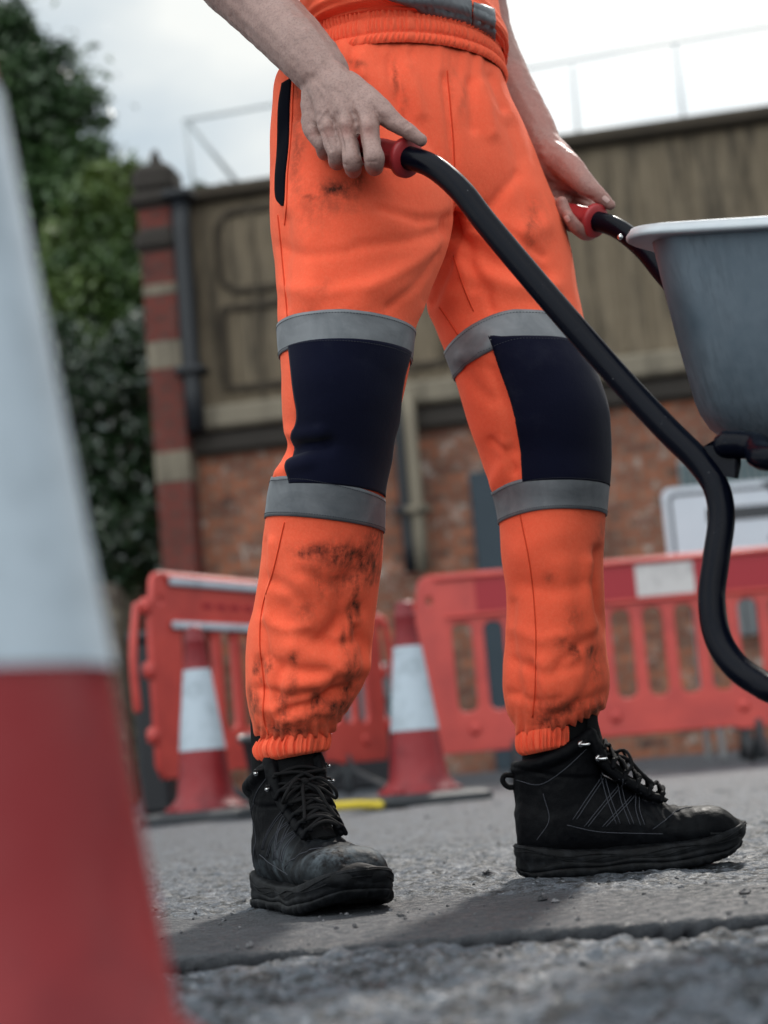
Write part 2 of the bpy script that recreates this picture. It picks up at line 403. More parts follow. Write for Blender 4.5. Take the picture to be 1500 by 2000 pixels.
BRICK = brickm('old_orange_brick', (.36, .115, .055), (.13, .044, .03), (.20, .15, .115), mottle=.9)
BRICK2 = brickm('dark_red_brick', (.19, .035, .026), (.14, .028, .022), (.09, .05, .045), mottle=.08)
def stone(name, a, b, dark=.5, sc_=3, st=(3, 3, .35)):
    f = M(name, .9, .2); n = f.noise(sc_, 6, .7); n2 = f.noise(2.4, 6, .7, vec=f.map(st))
    c = f.mix(n, a, b); f.col(f.mix(f.math('MULTIPLY', f.ramp(n2, (.48, 0), (.68, 1)), dark), c, (.03, .026, .022)))
    f.bump(n, .4, .02); return f.m
PANEL = stone('weathered_board', (.115, .090, .062), (.195, .158, .112), 1.0)
LEDGE = stone('pale_stone', (.15, .13, .10), (.22, .19, .145), .75)
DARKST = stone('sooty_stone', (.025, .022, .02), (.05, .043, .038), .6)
FRAME = stone('dark_moulding', (.035, .028, .022), (.065, .052, .038), .5)
f = M('cast_iron', .5, .4); f.col((.008, .010, .014)); IRON = f.m
f = M('navy_door_paint', .6, .4); f.col(f.mix(f.noise(4), (.012, .024, .035), (.02, .035, .05))); DOOR = f.m
f = M('leaf', .42, .45); n = f.noise(.9, 3, .5); n2 = f.noise(9, 3)
f.col(f.mix(f.ramp(n2, (.35, 0), (.65, 1)), f.mix(f.ramp(n, (.4, 0), (.62, 1)), (.020, .046, .017), (.065, .13, .028)), (.035, .072, .026)))
f.b.inputs['Transmission Weight'].default_value = 0
LEAF = f.m
f = M('leaf_light', .4, .5); n = f.noise(1.4, 3, .5)
f.col(f.mix(f.ramp(n, (.35, 0), (.65, 1)), (.028, .066, .018), (.10, .15, .030))); LEAF2 = f.m
f = M('leaf_dark', .2, .8); f.col(f.mix(f.noise(3), (.010, .024, .012), (.026, .058, .020))); LEAF3 = f.m
f = M('bark', .9, .2); n = f.noise(9, 5, .7); f.col(f.mix(f.ramp(n, (.4, 0), (.65, 1)), (.03, .026, .022), (.16, .14, .10))); f.bump(n, .6, .03); BARK = f.m
# ------------------------------------------------------------------ setting: road
def asphalt():
    f = M('worn_asphalt', .55, .5)
    n = f.noise(2.2, 6, .65); n2 = f.noise(55, 5, .75); n3 = f.noise(240, 3, .7); n4 = f.noise(9, 5, .7)
    vo = f.n('ShaderNodeTexVoronoi', {'Vector': f.obj(), 'Scale': 150.}).outputs[0]
    slab = f.attr('slab')
    n5 = f.noise(24, 4, .65, dist=.4); n6 = f.noise(95, 3, .6)
    hgt = f.math('ADD', f.math('MULTIPLY', n5, .55), f.math('MULTIPLY', n6, .45))
    c = f.mix(f.ramp(hgt, (.44, 0), (.545, 1)), (.006, .0075, .010), (.082, .096, .118))
    c = f.mix(f.math('MULTIPLY', f.ramp(f.noise(130, 3, .6), (.60, 0), (.68, 1)), .8), c, (.28, .305, .34))
    cs = f.mix(f.ramp(n4, (.3, 0), (.7, 1)), (.020, .023, .029), (.046, .051, .061))
    cs = f.mix(f.math('MULTIPLY', f.ramp(n2, (.52, 0), (.64, 1)), .5), cs, (.03, .032, .038))
    c = f.mix(slab, c, cs)
    c = f.mix(f.ramp(n, (.46, 0), (.68, .7)), c, f.mix(.5, c, (.022, .024, .030)))
    c = f.mix(f.attr('crack'), c, (.003, .003, .004)); f.l(f.math('MULTIPLY', f.math('SUBTRACT', 1.0, f.attr('crack')), .5), f.b.inputs['Specular IOR Level'])
    f.col(c); f.ro(f.ramp(f.noise(70, 5, .75), (.38, .33), (.58, .85)))
    p = f.bump(n3, .8, .003); p = f.bump(n2, .9, .008, p); return f.m
ASPH = asphalt()
def axis(a, b, step, lo, hi, g):
    c = list(np.arange(a, b, step)); s = step; x = c[-1]
    while x < hi: s *= g; x += s; c.append(x)
    s = step; x = a
    while x > lo: s *= g; x -= s; c.insert(0, x)
    return np.array(c)
gx = axis(-.95, 1.15, .0052, -400, 400, 1.12); gy = axis(1.12, 3.3, .0062, -60, 600, 1.075)
GX, GY = np.meshgrid(gx, gy); P = np.stack([GX.ravel(), GY.ravel(), np.zeros(GX.size)], 1)
cl, cr_ = gp(370, 1868), gp(1500, 1792)
def crackline(x): 
    t = (x - cl[0]) / (cr_[0] - cl[0]); return cl[1] + t * (cr_[1] - cl[1])
wig = fbm(np.stack([P[:, 0], np.zeros(len(P)), np.zeros(len(P))], 1), 6, 4, 3) * .018
dcr = P[:, 1] - crackline(P[:, 0]) - wig
c2l, c2r = gp(700, 1582), gp(1500, 1541)
d2 = P[:, 1] - (c2l[1] + (P[:, 0] - c2l[0]) * (c2r[1] - c2l[1]) / (c2r[0] - c2l[0])) - wig * 2
near = np.exp(-np.maximum(0, np.hypot(P[:, 0] * .5, P[:, 1] - 1.5) - 1.5) * 1.2)
slab_edge = .50 + fbm(P, 2.5, 4, 9) * .13
slab = np.clip((dcr) / .01, 0, 1) * np.clip((slab_edge - dcr) / .07, 0, 1)
rough = .0030 * fbm(P, 75, 3, 21, .6) + .0045 * fbm(P, 22, 3, 31, .6) + .006 * fbm(P, 5, 2, 41)
smooth_ = .0009 * fbm(P, 60, 2, 51) + .0022 * fbm(P, 7, 3, 61)
coarse = np.where(dcr < 0, 1.25, .75)
Z = (rough * coarse * (1 - slab) + smooth_ * slab) * near
crk = np.exp(-((dcr + .002) / .0125) ** 4) * np.clip(1.0 + .5 * fbm(P, 9, 2, 5), .35, 1.3); crk2 = np.exp(-(d2 / .03) ** 2) * .9 * (P[:, 0] > -.2)
Z = Z - .022 * crk - .004 * np.clip(-dcr / .02, 0, 1) * near - .02 * crk2
P[:, 2] = Z
road = obj('road', P, grid_faces(len(gx), len(gy)), ASPH); tag(road, kind='structure')
attr(road, 'slab', slab); attr(road, 'crack', np.clip(crk * 1.8 + crk2, 0, 1))
def ground_z(x, y):
    i = int(np.clip(np.searchsorted(gy, y), 0, len(gy) - 1)); j = int(np.clip(np.searchsorted(gx, x), 0, len(gx) - 1)); return Z[i * len(gx) + j]
# loose stones and grit lying on the road
f = M('stone_chips', .6, .4); f.col(f.mix(f.ramp(f.noise(40, 2), (.4, 0), (.6, 1)), (.018, .019, .023), (.12, .12, .13))); CHIP = f.m
parts = []
ico = []
for k in range(14):
    V, F = ellipsoid((0, 0, 0), (1, .8, .6), 6); V = V * (1 + .25 * rng.standard_normal((len(V), 1))); ico.append((V, F))
for k in range(1500):
    y = 1.25 + 4.2 * rng.random() ** 1.6; x = (rng.random() - .42) * y * .62; s = .0011 + .0028 * rng.random() ** 3
    if rng.random() < .03: s *= 2.2
    V, F = ico[k % 14]; parts.append((xf(V * s, rng.random() * 6, (x, y, ground_z(x, y) + s * .3)), F))
V, F = merge(*parts); tag(obj('gravel', V, F, CHIP, smooth=False), 'loose dark stone chips and grit scattered on the worn road', 'gravel', kind='stuff')
for k, (px, py, s) in enumerate(((957, 1712, .007), (1455, 1748, .006))):
    p = gp(px, py); V, F = ico[k + 3]
    tag(obj('stone', V * s + np.array([p[0], p[1], s * .5]), F, CHIP, loc=(p[0], p[1], 0), smooth=False), ['small dark stone lying on the road behind the heel of the side-on boot', 'small dark stone on the road in front of the side-on boot toe'][k], 'stone')

# ------------------------------------------------------------------ setting: old walls behind
YW = 14.0
zt_top = pt(750, 337, YW)[2]
def on_z(px, py, z):
    d = FPX * FW + (px - 750) * RT + (1000 - py) * UP; return CAM + d * ((z - H) / d[2])
A = on_z(372, 386, zt_top); B = on_z(1498, 224, zt_top)
wd = (B - A)[:2]; wl = np.linalg.norm(wd); wd /= wl; wang = math.atan2(wd[1], wd[0])
def wall_s(px, py):
    """point where the pixel ray meets the wall plane -> (s along from A, z)"""
    d = FPX * FW + (px - 750) * RT + (1000 - py) * UP; nrm = np.array([-wd[1], wd[0], 0])
    t = ((A - CAM) @ nrm) / (d @ nrm); p = CAM + d * t
    return (p - A)[:2] @ wd, p[2]
zl = wall_s(750, 775)[1]; ztop = zt_top
wb = thing('brick_wall', 'old orange brick wall with stone ledge and stained upper boards behind the barriers', 'wall', (A[0], A[1], 0), wang)
Lw = wl + 6
def wp(name, c, s, mat, bev=0, par=None, sm=False):
    V, F = box(c, s, 0, bev); return obj(name, V, F, mat, par or wb, world=False, smooth=sm)
wp('brickwork', (Lw / 2 - .1, .3, zl / 2 - .2), (Lw + .2, .5, zl + .2), BRICK)
wp('upper_wall', (Lw / 2 - .1, .32, (zl + ztop) / 2), (Lw + .2, .42, ztop - zl - .02), PANEL)
wp('ledge', (Lw / 2 - .1, .1, zl - .02), (Lw + .24, .44, .2), LEDGE, .03)
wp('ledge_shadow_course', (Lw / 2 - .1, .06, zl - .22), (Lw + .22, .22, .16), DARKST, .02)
wp('coping', (Lw / 2 - .1, .3, ztop + .03), (Lw + .3, .62, .12), FRAME, .03)
# boarded panels with raised dark mouldings
npan = 5; pw = Lw / npan
for k in range(npan):
    x0 = k * pw + .16; x1 = (k + 1) * pw - .1
    for (za, zb) in ((zl + .22, zl + (ztop - zl) * .50), (zl + (ztop - zl) * .55, ztop - .12)):
        if k: continue
        o_ = rrect(x0, za, x1, zb, .22 if zb > ztop - .3 else .06); h_ = rrect(x0 + .045, za + .045, x1 - .045, zb - .045, .17 if zb > ztop - .3 else .05)
        V, F = plate(o_, [h_], .035, .006); V[:, 1] += .092; obj('panel_moulding', V, F, FRAME, wb, world=False)
    for j in range(9):
        xx = x0 + (x1 - x0) * (j + .5) / 9; wp('board_batten', (xx, .095, (zl + ztop) / 2), (.035, .02, ztop - zl - .3), PANEL)
# narrow dark door and a grey ribbed shutter
s0, z0 = wall_s(945, 1115); s1, z1 = wall_s(990, 915)
wp('narrow_door', ((s0 + s1) / 2, .04, z1 / 2), (s1 - s0 + .1, .08, z1), DOOR, .01)
s0, z0 = wall_s(1335, 1010); s1, z1 = wall_s(1500, 880); s1 += 1.2
sh = wp('shutter', ((s0 + s1) / 2, .03, (z0 + z1) / 2), (s1 - s0, .06, z1 - z0), GSTEEL)
for k in range(34):
    wp('rib', (s0 + (s1 - s0) * (k + .5) / 34 - 0, -.02, (z0 + z1) / 2), (.03, .05, z1 - z0 - .06), TEAL, par=sh)
s0, z0 = wall_s(1420, 1245); s1, z1 = wall_s(1492, 1140)
wd2 = wp('window', ((s0 + s1) / 2, .035, (z0 + z1) / 2), (s1 - s0, .05, z1 - z0), GSTEEL, .01)
for k in range(3): wp('window_bar', (s0 + (s1 - s0) * (k + 1) / 4, -.0, (z0 + z1) / 2), (.03, .04, z1 - z0), SBLACK, par=wd2)
# pale service pipe with a dark one beside it
def wpipe(name, label, p0, p1, r, mat, off=.16, brk=True):
    sa, za = wall_s(*p0); sb, zb = wall_s(*p1)
    def W(s, z): return np.array([A[0] + wd[0] * s + wd[1] * off, A[1] + wd[1] * s - wd[0] * off, z])
    s_ = (sa + sb) / 2; top, bot = W(s_, max(za, zb)), W(s_, min(za, zb))
    t = thing(name, label, 'pipe', tuple(bot)); V, F = tube([bot, (bot + top) / 2, top], r, 12, 3); obj('pipe', V, F, mat, t)
    if brk:
        z = bot[2] + .5
        while z < top[2]: V, F = box((bot[0], bot[1] + off / 2 * 0, z), (r * 3.2, r * 3.2, .06), wang, .008); obj('bracket', V, F, mat, t); z += 1.5
    return t
wpipe('service_pipe', 'pale vertical pipe on the brick wall seen between the legs', (797, 775), (838, 1120), .055, LEDGE)
wpipe('drain_pipe', 'slim dark pipe beside the pale pipe on the brick wall', (778, 800), (812, 1120), .055, IRON, .12)
# brick pier with dark cap, at the left end of the wall
pa = wall_s(283, 560); 
def W3(s, off, z): return np.array([A[0] + wd[0] * s + wd[1] * off, A[1] + wd[1] * s - wd[0] * off, z])
sL, _ = wall_s(292, 560); sR, _ = wall_s(356, 560); pw_ = sR - sL; zc = wall_s(320, 390)[1]; ztp = wall_s(325, 330)[1]
pc = W3((sL + sR) / 2, .05, 0)
pr = thing('brick_pier', 'tall dark red brick pier with sooty stone cap at the wall end beside the trees', 'pier', tuple(pc), wang)
def pp(name, z0, z1, wx, mat, bev=.01):
    V, F = box((0, 0, (z0 + z1) / 2), (wx, wx, z1 - z0), 0, bev); return obj(name, V, F, mat, pr, world=False, smooth=False)
pp('shaft', 0, zc, pw_, BRICK2, .005)
capo = pp('cap', zc, ztp, pw_ * 1.3, DARKST, .06); V, F = box((0, 0, zc - .05), (pw_ * 1.5, pw_ * 1.5, .14), 0, .05); obj('cap_moulding', V, F, DARKST, capo, world=False, smooth=False)
V, F = tube([(0, 0, ztp - .02), (0, 0, ztp + .08), (0, 0, ztp + .16)], [.07, .05, .02], 10, 3); obj('finial', V, F, DARKST, capo, world=False)
zz = wall_s(320, 480)[1]; V, F = box((0, 0, zz), (pw_ * 1.35, pw_ * 1.35, .2), 0, .05); obj('stone_band', V, F, DARKST, pr, world=False, smooth=False)
for yy, hh in ((575, .10), (703, .24), (920, .26)):
    zz = wall_s(330, yy)[1]; V, F = box((0, 0, zz), (pw_ * 1.03, pw_ * 1.03, hh), 0, .01); obj('stone_block', V, F, LEDGE, pr, world=False, smooth=False)
wpipe('downpipe', 'black cast iron downpipe between the red brick pier and the stained boards', (368, 392), (392, 850), .075, IRON, .2)
# handrail on the roof behind
f = M('galvanised_rail', .5, .5); f.col((.42, .45, .47)); RAIL = f.m
Yr = 19.0
rl = thing('roof_railing', 'thin pale metal railing on the roof above the old wall', 'railing', tuple(pt(1100, 300, Yr)))
def rt(name, pts, r): V, F = tube([pt(*p) for p in pts], r, 8, 3, spline=False); return obj(name, V, F, RAIL, rl)
rt('top_rail', [(358, 236, Yr), (530, 205, Yr), (900, 158, Yr), (1215, 100, Yr), (1500, 52, Yr), (1700, 20, Yr)], .019)
for a, b in (((362, 236), (385, 420)), ((1318, 82), (1342, 290)), ((1118, 130), (1134, 320)), ((700, 185), (725, 420)), ((915, 156), (935, 350)), ((1520, 50), (1540, 260))):
    rt('post', [(*a, Yr), (*b, Yr)], .020)
rt('brace', [(370, 240, Yr), (475, 372, Yr + .2)], .03)
# low stone wall under the trees, far left
f_ = brickm('rubble_stone', (.10, .085, .065), (.16, .14, .10), (.05, .045, .04), mottle=.5)
p0 = gp(60, 1590); 
g0 = pt(-200, 1480, 12.6); g1 = pt(262, 1480, 12.9)
V, F = box(((g0[0] + g1[0]) / 2, 12.75, .8), (g1[0] - g0[0], .4, 1.6), .03, .02)
tag(obj('rubble_wall', V, F, f_, loc=((g0[0] + g1[0]) / 2, 12.75, 0), smooth=False), 'low mottled rubble wall under the trees at the left', 'wall')
V, F = box((.3, 17.5, 1.6), (30, .3, 3.2)); tag(obj('hedge_backing_wall', V, F, DARKST, loc=(.3, 17.5, 0), smooth=False), 'sooty dark yard wall behind the trees and pier', 'wall')

# ------------------------------------------------------------------ trees
def tree(name, label, base, trunk_top, blobs, nleaf, size, mat, group='trees behind the yard'):
    t = thing(name, label, 'tree', tuple(base), group=group)
    base = np.array(base); parts = [tube([base, base + (np.array(trunk_top) - base) * .5 + np.array([.06, 0, 0]), trunk_top], [.17, .13, .07], 10, 5)]
    for b in blobs:
        c = np.array(b[0]); s_ = base + (np.array(trunk_top) - base) * (.45 + .5 * random.random())
        parts.append(tube([s_, (s_ + c) / 2 + np.array([0, 0, .12]), c], [.05, .035, .012], 6, 4))
    V, F = merge(*parts); obj('trunk', V, F, BARK, t)
    tot = sum(b[1] ** 2 for b in blobs); Cs = []
    for b in blobs:
        n = int(nleaf * b[1] ** 2 / tot); k = max(10, int(70 * b[1] ** 1.5))
        sub = np.array(b[0]) + rng.standard_normal((k, 3)) * b[1] * .52
        sr = .05 + b[1] * (.05 + .16 * rng.random(k)); idx = rng.integers(0, k, n)
        Cs.append(sub[idx] + rng.standard_normal((n, 3)) * (sr[idx])[:, None] * np.array([1, 1, .8]))
    Cc = np.concatenate(Cs); n = len(Cc)
    a = rng.standard_normal((n, 3)); a[:, 2] -= .5; a /= np.linalg.norm(a, axis=1)[:, None]; b_ = np.cross(a, rng.standard_normal((n, 3))); b_ /= np.linalg.norm(b_, axis=1)[:, None]
    s = (size * (.6 + .8 * rng.random(n)))[:, None]
    V = np.stack([Cc - a * s, Cc + b_ * s * .42, Cc + a * s, Cc - b_ * s * .42], 1).reshape(-1, 3)
    me = bpy.data.meshes.new('crown'); o = bpy.data.objects.new('crown', me); C.objects.link(o); o.parent = t
    V = V - base; me.vertices.add(4 * n); me.vertices.foreach_set('co', V.ravel()); me.loops.add(4 * n); me.loops.foreach_set('vertex_index', np.arange(4 * n)); me.polygons.add(n)
    me.polygons.foreach_set('loop_start', np.arange(0, 4 * n, 4)); me.materials.append(mat); me.update(calc_edges=True)
    return t
def bl(px, py, Y, r): return (pt(px, py, Y), r)
Yt = 18.5
b0 = pt(60, 1520, Yt); b0[2] = 0
tree('broadleaf_tree', 'tall dark green broadleaf tree rising to the top left corner', b0, pt(70, 300, Yt),
     [bl(10, 70, Yt, 0.36), bl(50, 130, Yt, 0.40), bl(0, 220, Yt, 0.56), bl(95, 190, Yt, 0.34), bl(135, 240, Yt, 0.29), bl(160, 185, Yt, 0.16), bl(85, 280, Yt, 0.45), bl(165, 290, Yt, 0.22), bl(60, 380, Yt, 0.50), bl(130, 360, Yt, 0.34), bl(20, 520, Yt, 0.67), bl(110, 460, Yt, 0.45), bl(150, 560, Yt, 0.50), bl(230, 560, Yt, 0.39), bl(70, 680, Yt, 0.67), bl(200, 680, Yt, 0.56), bl(280, 620, Yt, 0.34), bl(280, 760, Yt, 0.39), bl(290, 500, Yt, 0.25), bl(190, 820, Yt, 0.62), bl(280, 900, Yt, 0.45), bl(160, 960, Yt, 0.67), bl(290, 1040, Yt, 0.39), bl(-120, 200, Yt, 0.90), bl(-150, 600, Yt, 1.12), bl(-60, 20, Yt, 0.45)], 90000, .066, LEAF)
Yt = 17.0; b0 = pt(215, 1520, Yt); b0[2] = 0
tree('lime_tree', 'lighter yellow green tree growing next to the red brick pier', b0, pt(205, 520, Yt),
     [bl(215, 340, Yt, 0.18), bl(235, 390, Yt, 0.22), bl(195, 420, Yt, 0.25), bl(160, 480, Yt, 0.34), bl(225, 490, Yt, 0.34), bl(185, 570, Yt, 0.43), bl(240, 600, Yt, 0.29), bl(130, 620, Yt, 0.40), bl(262, 345, Yt, 0.10), bl(265, 430, Yt, 0.13), bl(190, 690, Yt, 0.28), bl(230, 760, Yt, 0.28), bl(150, 740, Yt, 0.28)], 34000, .050, LEAF2)
Yt = 16.0; b0 = pt(250, 1520, Yt); b0[2] = 0
tree('holly_tree', 'dark glossy evergreen growing low beneath the lighter tree', b0, pt(240, 900, Yt),
     [bl(230, 740, Yt, 0.43), bl(130, 760, Yt, 0.47), bl(290, 830, Yt, 0.29), bl(200, 880, Yt, 0.56), bl(300, 960, Yt, 0.29), bl(240, 1040, Yt, 0.47), bl(150, 1050, Yt, 0.56), bl(60, 900, Yt, 0.67), bl(300, 1090, Yt, 0.28), bl(280, 700, Yt, 0.28)], 42000, .046, LEAF3)
Yt = 22.0; b0 = pt(400, 1500, Yt); b0[2] = 0
tree('distant_bush', 'small grey green treetop just showing over the wall beside the pier', b0, pt(400, 420, Yt), [bl(392, 385, Yt, .16), bl(405, 400, Yt, .18), bl(300, 420, Yt, .2)], 1200, .05, LEAF)

# ------------------------------------------------------------------ cones
def cone(label, loc, rz, first=[None]):
    if first[0]: return dup(first[0], loc, rz, label, 'red and white traffic cones')
    t = thing('traffic_cone', label, 'cone', loc, rz, 'red and white traffic cones'); first[0] = t
    Hc = .73; n = 40; th = np.linspace(0, 2 * math.pi, n, endpoint=False)
    def rad(z): return .030 + (.118 - .030) * (1 - z / Hc) ** 1.0
    def ring(r, z): return np.stack([r * np.cos(th), r * np.sin(th), np.full(n, z)], 1)
    def band(z0, z1, o=0, k=8): return [ring(rad(z) + o, z) for z in np.linspace(z0, z1, k)]
    # body: flared skirt, lower red, upper red, rounded tip
    rs = [ring(.155, .035), ring(.152, .047), ring(.135, .056), ring(.122, .075)] + band(.09, .665) + [ring(.041, .672), ring(.041, .684), ring(.034, .688), ring(.033, .712), ring(.029, .726), ring(.014, .733)]
    V, F = loft(rs); obj('body', V, F, CRED, t, world=False)
    V, F = loft(band(.262, .262 + .305, .0022, 6), cap=False); obj('reflective_sleeve', V, F, CWHITE, t, world=False)
    # square rubber base with chamfered corners, a raised pad and notches
    def sq(h, z, c=.05): return [(-h + c, -h, z), (h - c, -h, z), (h, -h + c, z), (h, h - c, z), (h - c, h, z), (-h + c, h, z), (-h, h - c, z), (-h, -h + c, z)]
    V, F = loft([sq(.218, 0), sq(.222, .012), sq(.220, .026), sq(.195, .036), sq(.17, .04), sq(.16, .04)]); obj('base', V, F, BRUB, t, world=False, smooth=False)
    # moulded blocks at the foot of the skirt
    for k in range(4):
        a = math.pi / 4 + k * math.pi / 2; V, F = box((.150, 0, .047), (.03, .05, .022), 0, .006); V = xf(V, a, (0, 0, 0)); obj('lug', V, F, CRED, t, world=False)
    return t
g = gp(823, 1571); cone('white banded red traffic cone standing between the two legs', (g[0], g[1] + .12, 0), R(14))
g = gp(398, 1604); cone('scuffed traffic cone in front of the left barrier end', (g[0], g[1] + .12, 0), R(-8))
g = gp(-190, 2170); big = cone('large blurred traffic cone close to the camera at the left edge', (pt(-156, 1305, .72)[0], .72, 0), R(30)); big.scale = (.90, .90, .83)

# ------------------------------------------------------------------ barriers
def barrier(label, loc, rz, first=[None]):
    if first[0]: return dup(first[0], loc, rz, label, 'red plastic pedestrian barriers')
    t = thing('plastic_barrier', label, 'barrier', loc, rz, 'red plastic pedestrian barriers'); first[0] = t
    Lb = 1.98; holes = []
    k = 0; x = .17
    while x + .1 < Lb - .12:
        holes.append(rrect(x - .004, .345, x + .102, .775, .045)); x += .150
    holes.append(rrect(.06, .86, .10, .91, .018)); holes.append(rrect(Lb - .10, .86, Lb - .06, .91, .018))
    out_ = [(0, .22), (.03, .17), (.5, .17), (.54, .185), (1.44, .185), (1.48, .17), (Lb - .03, .17), (Lb, .22), (Lb - .0, .80), (Lb - .03, .93)] + [(Lb - .09 + .06 * math.cos(R(a)), .94 + .06 * math.sin(R(a))) for a in (30, 60, 90)] + [(.09 + .06 * math.cos(R(a)), .94 + .06 * math.sin(R(a))) for a in (90, 120, 150)] + [(.03, .93), (0, .80)]
    V, F = plate(out_, holes, .026, .007); obj('panel', V, F, BRED, t, world=False, smooth=True)
    for sy in (-1, 1):
        # raised ribs along the top and the reflective bands
        V, F = box((Lb / 2, sy * .019, .985), (Lb - .22, .024, .022), 0, .006); obj('top_rib', V, F, BRED, t, world=False)
        V, F = box((Lb / 2, sy * .019, .80), (Lb - .3, .02, .018), 0, .006); obj('lower_rib', V, F, BRED, t, world=False)
        if sy < 0:
            for xa, xb, mt in ((.30, 1.055, BBAND), (1.06, 1.335, BWHITE), (1.34, 1.78, BBAND)):
                V, F = box(((xa + xb) / 2, -.0155, .893), (xb - xa, .005, .15)); obj('reflective_band', V, F, mt, t, world=False, smooth=False)
        else:
            for zz in (.965, .785): V, F = box((Lb / 2, .028, zz), (Lb - .26, .014, .030), 0, .004); obj('highlight_strip', V, F, CWHITE, t, world=False)  # white strips stand in for the bright highlights along the ribs
            for j in range(8): V, F = box((Lb - .42 - j * .11, .0145, .875), (.07, .005, .022)); obj('slot', V, F, BBAND, t, world=False, smooth=False)
        for x0 in (.24, .9, 1.5):
            V, F = ellipsoid((x0, sy * .010, .27), (.03, .02, .03), 12); obj('boss', V, F, BRED, t, world=False)
    for x0, s in ((0, -1), (Lb, 1)):   # hinge lugs and hook
        for z in (.34, .60, .86): V, F = box((x0 + s * .018, 0, z), (.05, .05, .07), 0, .014); obj('hinge_lug', V, F, BRED, t, world=False)
    for xh, sh_ in ((-.05, -1), (Lb + .05, 1)):
        V, F = tube([(xh, -.02 * sh_, .86), (xh + .03 * sh_, -.03 * sh_, .66), (xh + .01 * sh_, -.04 * sh_, .45)], .017, 8, 3, 'round'); obj('hook', V, F, BRED, t, world=False)
    for x0 in (.42, Lb - .42):
        V, F = tube([(x0, -.24, .02), (x0, -.20, .035), (x0, -.04, .12), (x0, 0, .2), (x0, .04, .12), (x0, .20, .035), (x0, .24, .02)], .019, 10, 4, 'round'); ft = obj('foot', V, F, BRUB, t, world=False)
        V, F = box((x0, 0, .10), (.035, .05, .17), 0, .008); obj('foot_post', V, F, BRUB, ft, world=False)
    return t
Yb = 8.2
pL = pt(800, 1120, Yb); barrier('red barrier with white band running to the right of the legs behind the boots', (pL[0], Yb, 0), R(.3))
a_ = pt(283, 1112, 7.0); e_ = pt(715, 1400, 8.6)
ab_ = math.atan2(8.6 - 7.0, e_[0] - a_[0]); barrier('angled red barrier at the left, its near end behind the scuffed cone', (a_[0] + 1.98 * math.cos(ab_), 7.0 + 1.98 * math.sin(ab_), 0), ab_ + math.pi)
# ------------------------------------------------------------------ road sign behind the barrier
Ys = 9.0; s_ = Ys / FPX
sl = pt(1312, 1075, Ys); ztop_ = pt(1305, 955, Ys)[2]; W_, Hs = .95, .58; zb = ztop_ - Hs
sg = thing('road_sign', 'white arrow road sign with black border standing behind the right barrier', 'sign', (sl[0] - .02, Ys, 0))
def sp(name, V, F, mat, par): return obj(name, V, F, mat, par, world=False, smooth=False)
V, F = plate(rrect(0, zb, W_, zb + Hs, .045), [], .02, .003); pl_ = sp('panel', V, F, SWHITE, sg)
V, F = plate(rrect(.028, zb + .028, W_ - .028, zb + Hs - .028, .04), [rrect(.043, zb + .043, W_ - .043, zb + Hs - .043, .028)], .003); V[:, 1] -= .0125; sp('border', V, F, SBLACK, pl_)
zc_ = pt(1440, 1003, Ys)[2]; 
V, F = plate([(.22, zc_ - .035), (.62, zc_ - .035), (.52, zc_ - .15), (.61, zc_ - .15), (.80, zc_), (.61, zc_ + .15), (.52, zc_ + .15), (.62, zc_ + .035), (.22, zc_ + .035)], [], .003); V[:, 1] -= .0125; sp('arrow', V, F, SBLACK, pl_)
for x in (.12, W_ - .12):
    V, F = tube([(x, .03, zb + Hs - .05), (x, .18, .02)], .016, 8, 2, spline=False); sp('leg', V, F, GSTEEL, sg); V, F = tube([(x, -.0 + .02, zb + .1), (x, -.28, .02)], .016, 8, 2, spline=False); sp('leg', V, F, GSTEEL, sg)
# ------------------------------------------------------------------ small background things
def bucket():
    g = gp(560, 1592); c = (g[0], g[1] + .15, 0); t = thing('bucket', 'black plastic bucket behind the near boot and the scuffed cone', 'bucket', c)
    th = np.linspace(0, 2 * math.pi, 32, endpoint=False)
    def ring(r, z): return np.stack([r * np.cos(th), r * np.sin(th), np.full(32, z)], 1)
    V, F = loft([ring(.115, .0), ring(.12, .01), ring(.155, .27), ring(.168, .272), ring(.168, .295), ring(.15, .295), ring(.115, .02)]); obj('tub', V, F, BRUB, t, world=False)
    V, F = tube([(-.165, 0, .28), (-.16, .08, .3), (0, .17, .31), (.16, .08, .3), (.165, 0, .28)], .004, 6, 5); obj('handle', V, F, STEEL, t, world=False)
bucket()
g = gp(300, 1560); c = np.array([pt(305, 1480, 8.6)[0], 8.6, 0]); V, F = box((c[0], c[1], .42), (.15, .3, .84), .05, .02)
bn = thing('litter_bin', 'dark slim bin standing behind the left barrier end', 'bin', tuple(c)); obj('bin_body', V, F, IRON, bn, smooth=False)
V, F = box((c[0], c[1], .86), (.19, .34, .05), .05, .015); obj('lid', V, F, BRUB, bn, smooth=False); V, F = box((c[0], c[1] - .155, .70), (.10, .012, .06), .05, .003); obj('slot', V, F, SBLACK, bn, smooth=False)
cx = pt(728, 1360, 10.5); zt_, zb_ = pt(728, 1308, 10.5)[2], pt(728, 1412, 10.5)[2]
bx_ = thing('generator', 'blue grey site generator on a dark base seen between the legs', 'generator', (cx[0], 10.5, 0))
V, F = box((cx[0] - .1, 10.5, (zt_ + zb_) / 2), (.62, .4, zt_ - zb_), 0, .02); gc = obj('casing', V, F, TEAL, bx_, smooth=False)
V, F = box((cx[0] - .1, 10.5, zb_ / 2 - .002), (.66, .42, zb_ - .004), 0, .02); obj('skid', V, F, IRON, bx_, smooth=False)
th = np.linspace(0, 2 * math.pi, 20, endpoint=False); V, F = loft([np.stack([cx[0] + .03 + .05 * np.cos(th), np.full(20, y_), (zt_ + zb_) / 2 - .03 + .05 * np.sin(th)], 1) for y_ in (10.27, 10.31)]); obj('filler_cap', V, F, SBLACK, gc)
